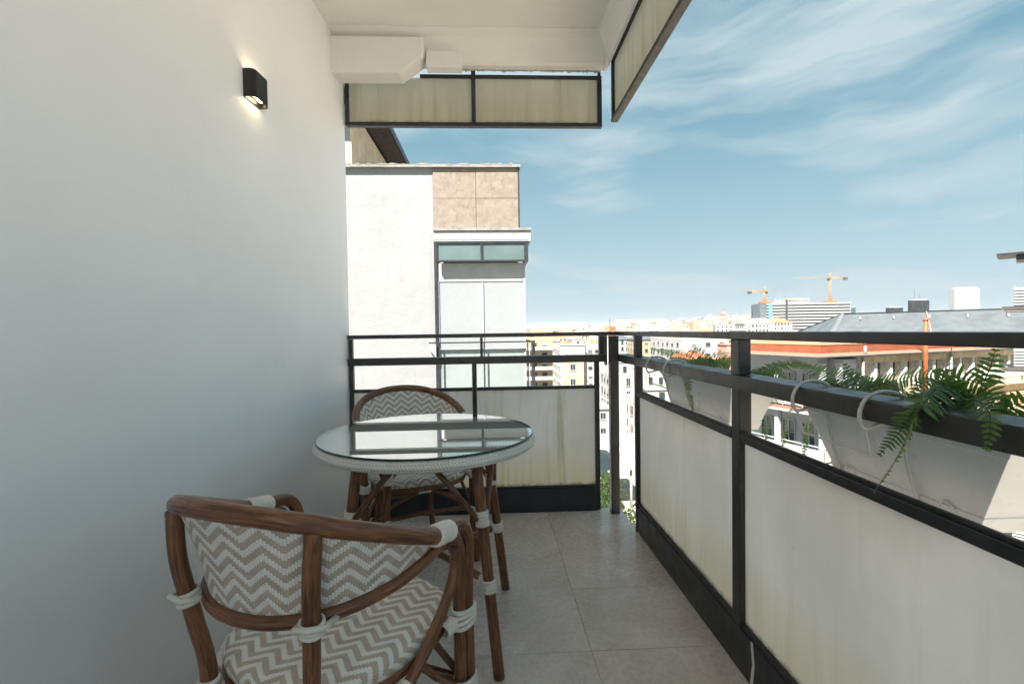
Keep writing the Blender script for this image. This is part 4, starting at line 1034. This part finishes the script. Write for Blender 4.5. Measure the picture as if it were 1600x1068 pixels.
# eave slab with tiled skirt, parapet bands
bbx('eave', -.75, LW+.3, -.28, DW+.5, EZ-.119, EZ, 'grey_trim')
m = MB(); o_ = (-.80, -.80, EZ+.001); i_ = (.55, .55, EZ+.30)
m.add([(-.80, -.33, EZ+.002), (LW+.3, -.33, EZ+.002), (LW+.3, .55, EZ+.10), (.55, .55, EZ+.10)], [(0, 1, 2, 3)]); m.add([(-.80, -.33, EZ+.002), (.55, .55, EZ+.10), (.55, DW+.5, EZ+.10), (-.80, DW+.5, EZ+.002)], [(0, 1, 2, 3)])
m.build('tile_skirt', 'tile_skirt', bb)
bbx('gutter', -.84, LW+.3, -.37, -.331, EZ-.06, EZ+.01, 'coping'); bbx('gutter', -.84, -.801, -.33, DW+.5, EZ-.06, EZ+.01, 'coping')
bbx('parapet_band', .6, LW+.2, .6, DW+.4, EZ+.1, EZ+.62, 'red_orange'); bbx('parapet_band', .57, LW+.22, .57, DW+.42, EZ+.621, EZ+1.02, 'tan_brick'); bbx('parapet_coping', .52, LW+.25, .52, DW+.45, EZ+1.021, EZ+1.11, 'white_trim')
# recessed window row
wme = winmesh(.62, 1.0, 'white_trim', 'glass_dark', .06)
fin = MB(); fin.prism([(.0, 0), (.50, 0), (.50, 1.26), (.43, 1.26)], -.045, .045, axis='x'); finm = fin.mesh('fin', ['white_fin'])
zb = EZ-1.92
bbx('lintel_course', 3.41, LW, .06, .549, EZ-.60, EZ-.122, 'stone_band')
bbx('sill_course', 3.41, LW, .00, .549, zb-.35, zb, 'white_fin'); bbx('stone_course', 3.41, LW, .03, .5485, zb-.93, zb-.351, 'stone_band')
xk = 4.35; k = 0
while xk < LW-1:
    inst('window', wme, bb, (xk, .545, zb+.28)); inst('fin', finm, bb, (xk+.62, .045, zb+.004)); inst('fin', finm, bb, (xk-.62, .045, zb+.004))
    bbx('pier', xk+.66, xk+.90, .10, .548, zb+.002, EZ-.601, 'white_fin')
    if k % 2: bbx('corbel', xk+.60, xk+.80, -.16, -.001, zb-.33, zb-.02, 'white_trim')
    xk += 1.56; k += 1
# stone blocks of the lintel course
for i in range(24): bbx('stone_block', 3.45+i*1.25, 3.45+i*1.25+1.21, .025, .0595, EZ-.57, EZ-.18, 'stone_band')
# lower storeys: shuttered windows
shw = MB(); shw.box(-.85, .85, -.02, .06, 0, 1.5, 0)
for q in range(9): shw.box(-.80, .80, -.045, -.021, .06+q*.155, .06+q*.155+.14, 0)
shw.box(-1.0, 1.0, -.12, .05, -.12, -.002, 1); shutm = shw.mesh('shutter', ['white_trim', 'grey_trim'])
for f_ in range(4):
    for i in range(8):
        x_ = 5.6+i*3.6
        bbx('window_reveal', x_-1.0, x_+1.0, .006, .0195, EZ-5.95-f_*3.3, EZ-4.25-f_*3.3, 'brown_city')
        inst('shutter', shutm, bb, (x_, .003, EZ-5.85-f_*3.3))
# flue and downpipes
MB().tube([(9.15, -.55, EZ-3.4), (9.15, -.55, EZ+2.15)], .13, 14).tube([(9.15, -.55, EZ+2.1), (9.15, -.55, EZ+2.25)], .155, 14).build('flue', 'flue_orange', bb)
for x_ in (3.55, 12.9): MB().tube([(x_, -.10, 0), (x_, -.10, EZ-.2)], .075, 8).build('downpipe', 'white_trim', bb)
MB().tube([(3.6, -.2, EZ+.0), (3.6, -.2, EZ+.5)], .09, 8).build('vent_pipe', 'white_trim', bb)
# corner loggias, storey by storey
for f_ in range(5):
    z0 = EZ-.12-3.3*(f_+1); 
    bbx('loggia_slab', -.35, 3.395, -.35, DW+.2, z0-.18, z0, 'tile_skirt' if f_ == 0 else 'white_trim')
    bbx('loggia_soffit', -.36, 3.396, -.36, DW+.21, z0-.36, z0-.181, 'white_trim')
    bbx('loggia_wall', 2.2, 3.394, .25, 1.299, z0+.001, z0+3.10, 'loggia_grey')
    for (px_, py_) in ((-.02, -.02), (-.02, 3.2), (-.02, 6.4), (1.5, -.02)): bbx('column', px_, px_+.28, py_, py_+.28, z0+.001, z0+2.93, 'grey_city')
    for i, y_ in enumerate((1.9, 3.4, 5.2)): inst('window', WM['b'], bb, (1.297, y_, z0+.25), -pi/2)
    bbx('shutter_blind', 1.26, 1.299, 4.0, 4.5, z0+.1, z0+2.6, 'brown_city')
    # parapet rail with infill
    bbx('balustrade', -.30, -.24, -.30, DW+.15, z0+.12, z0+.80, 'white_city'); bbx('balustrade', -.239, 3.39, -.30, -.24, z0+.12, z0+.80, 'white_city')
    bbx('handrail', -.32, -.22, -.32, DW+.15, z0+.98, z0+1.04, 'white_trim'); bbx('handrail', -.219, 3.39, -.32, -.22, z0+.98, z0+1.04, 'white_trim')
    for i in range(6): bbx('baluster', -.30, -.25, -.30+i*1.45, -.25+i*1.45, z0+.001, z0+.979, 'white_trim')
    for i in range(1, 4): bbx('baluster', -.30+i*1.2, -.25+i*1.2, -.30, -.25, z0+.001, z0+.979, 'white_trim')
# ---- slate-roofed building behind it
_a = radians(43)
sr_ = thing('slate_roof_building', 'long building with big grey slate hip roof rising behind the brick building', 'building', (64*sin(_a), 64*cos(_a), GZ), radians(-38))
ZR = 2.4-GZ; ZE = -1.8-GZ; RX = -6.8; x1_ = 42
FLc, BLc = (-8.6, -8), (-16.5, 6)
m = MB(); m.prism([(FLc[0]+.5, FLc[1]+.5), (x1_-.5, -7.5), (x1_-.5, 5.5), (BLc[0]+.6, BLc[1]-.5)], 0, ZE-.2); m.build('wall', 'cream_city', sr_)
m = MB(); m.add([(FLc[0], FLc[1], ZE), (x1_, -8, ZE), (x1_, 6, ZE), (BLc[0], BLc[1], ZE), (RX, 0, ZR), (x1_, 0, ZR+.3)], [(0, 1, 5, 4), (2, 3, 4, 5), (3, 0, 4), (1, 2, 5), (3, 2, 1, 0)]); m.build('slate_roof', 'slate_roof', sr_)
MB().tube([(RX, 0, ZR+.02), (x1_, 0, ZR+.32)], .09, 6).build('ridge', 'black_metal', sr_)
m = MB(); m.add([(FLc[0]-.3, FLc[1], ZE+.05), (FLc[0]+.5, FLc[1]-.0, ZE+.05), (RX+.22, -.05, ZR+.04), (RX-.15, 0, ZR+.04), (FLc[0]+.1, FLc[1], ZE+.22), (RX, -.02, ZR+.16)], [(0, 4, 5, 3), (4, 1, 2, 5), (0, 1, 4)]); m.build('hip_flashing', 'lead_grey', sr_)
MB().tube([(BLc[0], BLc[1], ZE+.03), (RX, 0, ZR+.03)], .08, 6).build('hip_flashing', 'black_metal', sr_)
MB().tube([(.2, -8, ZE+.03), (.2, 0, ZR+.09)], .07, 5).build('roof_joint', 'brown_city', sr_)
for i in range(11):
    q = RX+1.6+i*2.75; f = .14; MB().box(q-.07, q+.07, -8*f-.32, -8*f+.32, ZR-4.2*f+.0, ZR-4.2*f+.26).build('roof_hook', 'white_trim', sr_)
for q in (-5.6, .4, 8.2, 17): 
    m = MB(); m.add([(q-.9, -4.6, ZE+1.81), (q+.9, -4.6, ZE+1.81), (q+.5, -3.5, ZE+2.40), (q-.9, -3.5, ZE+2.40), (q-.9, -4.6, ZE+1.6), (q+.9, -4.6, ZE+1.6)], [(0, 1, 2, 3), (4, 5, 1, 0)]); m.build('skylight', 'glass_dark', sr_)
# ---- building edge at the right margin
RE = thing('balcony_tower', 'edge of an apartment tower with dark eave and balcony slabs at the right margin', 'building', (slope(1600)*23, 23, GZ), -math.atan(slope(1600)))
def reb(name, x0, x1, y0, y1, z0, z1, mat): return MB().box(x0, x1, y0, y1, z0-GZ, z1-GZ).build(name, mat, RE)
reb('core', 1.2, 9, 0, 9, GZ, 4.3, 'white_city')
reb('eave', -.95, 9.3, -1.5, .6, 4.46, 4.56, 'black_metal'); reb('eave_upstand', -.28, 9.2, -1.3, .5, 4.20, 4.459, 'black_metal')
for k in range(5):
    z = 1.86-2.95*k
    reb('balcony_slab', -.70, 1.19, -1.4, 3, z-.13, z, 'white_trim'); reb('slab_edge', -.75, 1.19, -1.45, -1.401, z-.05, z+.10, 'dark_timber')
    reb('balustrade', -.34, -.25, -1.35, 2.6, z+.101, z+1.05, 'white_city'); reb('louvre_frame', -.24, .6, -1.30, -1.26, z+.101, z+1.0, 'grey_city')
    for q in range(6): reb('louvre', -.33, .6, -1.41, -1.305, z+.16+q*.14, z+.24+q*.14, 'white_trim')
# ---- striped hospital under construction with its cranes, far away
HD = 590; hx0, hx1 = slope(1193)*HD, slope(1325)*HD
hs_ = thing('striped_building', 'big white and black striped building under construction on the skyline', 'building', ((hx0+hx1)/2, HD+12, GZ), radians(-6))
HW = (hx1-hx0)/2; HT = 30.5-GZ
MB().box(-HW, HW, -12, 12, 0, HT).build('glazed_core', 'band_dark', hs_)
for k in range(17): MB().box(-HW+7.5, HW+.5, -13.2, 12.5, HT-1.6-k*3.75, HT+.4-k*3.75).build('white_band', 'band_white', hs_)
MB().box(-HW-.6, -HW+7.4, -12.8, 12.6, 0, HT+.2).build('glass_end', 'glass_grey', hs_); MB().box(-HW+10, -HW+14, -13.6, -13.21, 0, HT).build('teal_panels', 'glass_teal', hs_)
MB().box(-HW+30.5, -HW+33, -13.7, -13.22, 0, HT+5).build('service_shaft', 'band_dark', hs_)
MB().box(-HW+22, -HW+60, -8, 8, HT+.41, HT+4.2).build('roof_plant', 'grey_city', hs_); MB().box(-HW+32, -HW+62, -9, 7, HT+4.21, HT+6.2).build('roof_plant', 'cream_city', hs_)
for q in range(9): MB().box(-HW+20+q*5, -HW+20.5+q*5, -9.2, -8.8, HT+.41, HT+7.5).build('scaffold_pole', 'grey_city', hs_)
def crane(label, x, y, z0, zt, jib, cjib, rz):
    c = thing('tower_crane', label, 'crane', (x, y, z0), rz, 'tower cranes on the skyline'); h = zt-z0; m = MB(); s_ = 1.0
    for sx in (-s_, s_):
        for sy in (-s_, s_): m.tube([(sx, sy, 0), (sx, sy, h)], .18, 5)
    n = int(h/3.2)
    for k in range(n):
        za, zb_ = k*h/n, (k+1)*h/n; sg = 1 if k % 2 else -1
        m.tube([(-s_*sg, -s_, za), (s_*sg, -s_, zb_)], .13, 4); m.tube([(-s_, -s_*sg, za), (-s_, s_*sg, zb_)], .13, 4); m.tube([(-s_, -s_, zb_), (s_, -s_, zb_)], .18, 4)
    m.build('mast', 'crane_yellow', c)
    m = MB(); m.tube([(-cjib, 0, h+1), (0, 0, h+1.2)], .45, 5); m.tube([(-cjib, 0, h+2.4), (0, 0, h+2.6)], .25, 4)
    m.build('counter_jib', 'crane_yellow', c); MB().box(-cjib-.5, -cjib+4.2, -1.2, 1.2, h-1.4, h+1.6).build('counterweight', 'band_dark', c)
    m = MB(); nn = int(jib/4)
    m.tube([(0, 0, h+1.2), (jib, 0, h+2.2)], .13, 4); m.tube([(0, 0, h+3.0), (jib, 0, h+2.8)], .10, 4)
    for k in range(nn): m.tube([(k*4, 0, h+1.2), (k*4+2, 0, h+2.95), (k*4+4, 0, h+1.25)], .07, 4)
    m.build('jib', 'crane_yellow', c)
    MB().tube([(0, 0, h), (0, 0, h+8)], [.9, .3], 6).build('cat_head', 'crane_yellow', c); MB().box(.8, 3, -1.4, .6, h-1.6, h+1).build('cab', 'dark_tower', c)
    m = MB(); m.tube([(0, 0, h+8), (jib*.6, 0, h+2.8)], .1, 4); m.tube([(0, 0, h+8), (-cjib, 0, h+2.4)], .12, 4); m.build('tie_bar', 'crane_yellow', c)
    MB().box(-6.5, 6.5, -4, 4, 0, 2.4).prism([(-3, 2.41), (3, 2.41), (1.4, 6), (-1.4, 6)], -1.3, 1.3, axis='y').build('base_frame', 'crane_red', c)
    return c
crane('yellow tower crane with short mast at left end of the striped building', slope(1201)*HD, HD+8, 31, 45, 20, 21, radians(-4))
crane('tall yellow tower crane at right end of the striped building', slope(1304)*HD, HD+8, 31, 61, 46, 20, radians(172))
def tower(label, u0, u1, D_, v0, mat, extra=None, name='office_tower', bands=0):
    x, W = put(u0, u1, D_); hv = 516.5-((u0+u1)/2-830)*.0137; z = H+(hv-v0)*D_/755.45
    t_ = thing(name, label, 'tower', (x, D_, GZ)); MB().box(-W/2, W/2, 0, W*.22, 0, z-GZ).build('shaft', mat, t_)
    MB().box(-W*.42, W*.42, W*.04, W*.18, z-GZ+.01, z-GZ+W*.06).build('roof_plant', 'grey_city', t_)
    for k in range(bands): xb = -W/2+W*(k+.5)/bands; MB().box(xb-W*.012, xb+W*.012, -W*.02, -.01, 0, z-GZ).build('rib', 'grey_city', t_)
    if extra:
        for ex, eh in extra: MB().tube([(ex*W, W*.1, z-GZ), (ex*W, W*.1, z-GZ+eh)], [.5, .15], 5).build('mast', 'antenna', t_)
    return t_
tower('small teal glass tower just right of the striped building', 1325, 1337, 800, 480, 'teal_tower')
tower('low dark tower behind the slate roof ridge', 1388, 1411, 1100, 480, 'dark_tower', ((.1, 6),))
tower('black office tower with masts behind the slate roof', 1424, 1452, 1000, 468, 'dark_tower', ((-.25, 26), (.02, 14)))
tower('white ribbed high-rise tower at the right on the skyline', 1491, 1530, 900, 449, 'pale_tower', None, bands=12)

# ---- ordinary blocks of the middle distance
STY = [('white_city', 'flat', 'roof_pale', 'plain white flat-roofed block in the middle distance'),
       ('cream_city', 'flat', 'roof_pale', 'cream flat-roofed block in the middle distance'),
       ('white_city', 'hip', 'roof_red', 'white house with red tiled hip roof in the middle distance'),
       ('grey_city', 'flat', 'roof_pale', 'grey flat-roofed block in the middle distance'),
       ('white_city', 'hip', 'slate_roof', 'white house with grey hip roof in the middle distance'),
       ('pink_city', 'flat', 'roof_pale', 'pinkish flat-roofed block in the middle distance')]
gx = 24.0; rot = radians(-13)
cnt = 0
for i in range(-4, 26):
    for j in range(3, 24):
        x = i*gx; y = 60+j*gx*.92
        X = x*cos(rot)-y*sin(rot)*0+rnd.uniform(-2, 2); Y = y+rnd.uniform(-2, 2)+x*.12
        d = sqrt(X*X+Y*Y); a = math.degrees(math.atan2(X, Y))
        if d < 120 or d > 470 or a < 3.2 or a > 33.5: continue
        W_, D_ = rnd.uniform(13, 19), rnd.uniform(12, 17)
        if any((X-p[0])**2+(Y-p[1])**2 < (p[2]+W_*.55)**2 for p in placed): continue
        if 18 < X < 29 and rnd.random() < .8: continue
        if X > 14 and X*.93+0 > 0 and (X-Cx)*.93+(Y-Cy)*.3 > -8 and Y < 95: continue
        k = rnd.choices(range(6), [10, 5, 2.2, 2, 1.6, 1.2])[0]; wl_, rf, rm, lb = STY[k]
        zt = rnd.uniform(-15, -7) - max(0, (170-d))*.04
        if rf == 'hip': zt -= 3
        nh = rnd.randint(1, 2); aw = rnd.choice([0, 0, .3])
        ext = (' with %s' % ('one roof hut' if nh == 1 else 'two roof huts')) if rf == 'flat' else ''
        if aw: ext += (' and' if ext else ' with')+' window awnings'
        lb = lb.replace(' in the middle distance', ext+' in the middle distance')
        block('apartment_block', lb, X, Y, rot+rnd.uniform(-.06, .06), W_, D_, zt, wl_, roof=rf, roofmat=rm, win=rnd.choice('aabcd'), group='blocks of the middle distance', huts=nh, balc=None, awn=aw, detail=False)
        cnt += 1
# ---- the rest of the city reads as one mass
groups = ['white_city', 'cream_city', 'roof_red', 'grey_city', 'glass_dark', 'pink_city', 'roof_pale']
m = MB(); r2 = random.Random(31)
for k in range(5200):
    d = 460+(r2.random()**.75)*2700; a = radians(r2.uniform(2.2, 34.5)); x, y = d*sin(a), d*cos(a); g0 = hill(x, y)
    hh = r2.uniform(11, 23)+(r2.random() < .04)*r2.uniform(4, 12); s1, s2 = r2.uniform(6, 14), r2.uniform(6, 14); mt = r2.choices([0, 1, 2, 3, 5], [9, 4, .8, 1.6, .8])[0]
    M = Matrix.Translation((x, y, g0-3)) @ Matrix.Rotation(r2.uniform(-.5, .5), 4, 'Z')
    m.box(-s1, s1, -s2, s2, 0, hh+3, mt, M)
    if r2.random() < .25: hv = [M @ Vector(p) for p in ((-s1, -s2, hh+3), (s1, -s2, hh+3), (s1, s2, hh+3), (-s1, s2, hh+3), (-s1*.4, 0, hh+6.5), (s1*.4, 0, hh+6.5))]; m.add(hv, [(0, 1, 5, 4), (1, 2, 5), (2, 3, 4, 5), (3, 0, 4)], r2.choice([2, 6, 3]))
    else: m.box(-s1*.3, s1*.25, -s2*.3, s2*.3, hh+3.01, hh+5.6, mt, M)
    if d < 2300:
        for f_ in range(3):
            z = hh+3-2.6-f_*3.2
            if d < 1100:
                n_ = int(s1*2/3.6)
                for q in range(n_): xx = -s1+(q+.5)*s1*2/n_; m.box(xx-.7, xx+.7, -s2-.1, -s2-.01, z, z+1.5, 4, M)
            else: m.box(-s1*.9, s1*.9, -s2-.1, -s2-.01, z, z+1.2, 4, M)
tag(m.build('distant_city', groups), 'pale mass of distant city houses reaching to the horizon', 'city', kind='stuff')
# ---- thin masts on the horizon
for u_, D_, v_ in ((953, 1500, 496), (1048, 2200, 497), (872, 1200, 509), (912, 1500, 510)):
    x = slope(u_)*D_; z = H+(516-(u_-830)*.0137-v_)*D_/755.45
    o = thing('radio_mast', {953: 'thin radio mast on the horizon above the corner post', 1048: 'faint thin mast on the horizon left of the hill', 872: 'short dark mast on the horizon above the striped balcony block', 912: 'short dark stack on the horizon left of the corner post'}[u_], 'mast', (x, D_, GZ), 0)
    MB().tube([(0, 0, 0), (0, 0, (z-GZ)*.75), (0, 0, z-GZ)], [2.2 if u_ != 953 else 1.6, 1.2, .4], 6).build('shaft', 'antenna', o); MB().box(-2, 2, -2, 2, (z-GZ)*.86, (z-GZ)*.88).build('platform', 'antenna', o)
# ---- mountains
m = MB(); n = 90; vs = []
for k in range(n+1):
    a = radians(-20+90*k/n); d = 16000; hgt = 150+190*(.5+.5*sin(k*.21+.6))+70*sin(k*.53)+40*sin(k*1.3)
    vs += [(d*sin(a), d*cos(a), GZ-5), (d*1.08*sin(a), d*1.08*cos(a), GZ+max(20, hgt)), (d*1.3*sin(a), d*1.3*cos(a), GZ-5)]
fs = []
for k in range(n):
    q = k*3; fs += [(q, q+3, q+4, q+1), (q+1, q+4, q+5, q+2)]
m.add(vs, fs, 0, True); tag(m.build('hills', 'hill_mat'), kind='structure')

# ---- air between us and the far city
hz_ = MB().box(-30000, 30000, -30000, 30000, GZ-60, 420).build('haze', ['wall_paint'])
hm = bpy.data.materials.new('haze'); hm.use_nodes = True; hn = hm.node_tree; hn.nodes.clear()
ho = hn.nodes.new('ShaderNodeOutputMaterial'); hv_ = hn.nodes.new('ShaderNodeVolumePrincipled')
hv_.inputs['Color'].default_value = (.93, .96, 1, 1); hv_.inputs['Density'].default_value = 2.2e-5; hv_.inputs['Anisotropy'].default_value = .2
hn.links.new(hv_.outputs[0], ho.inputs['Volume']); hz_.data.materials.clear(); hz_.data.materials.append(hm); tag(hz_, kind='stuff')
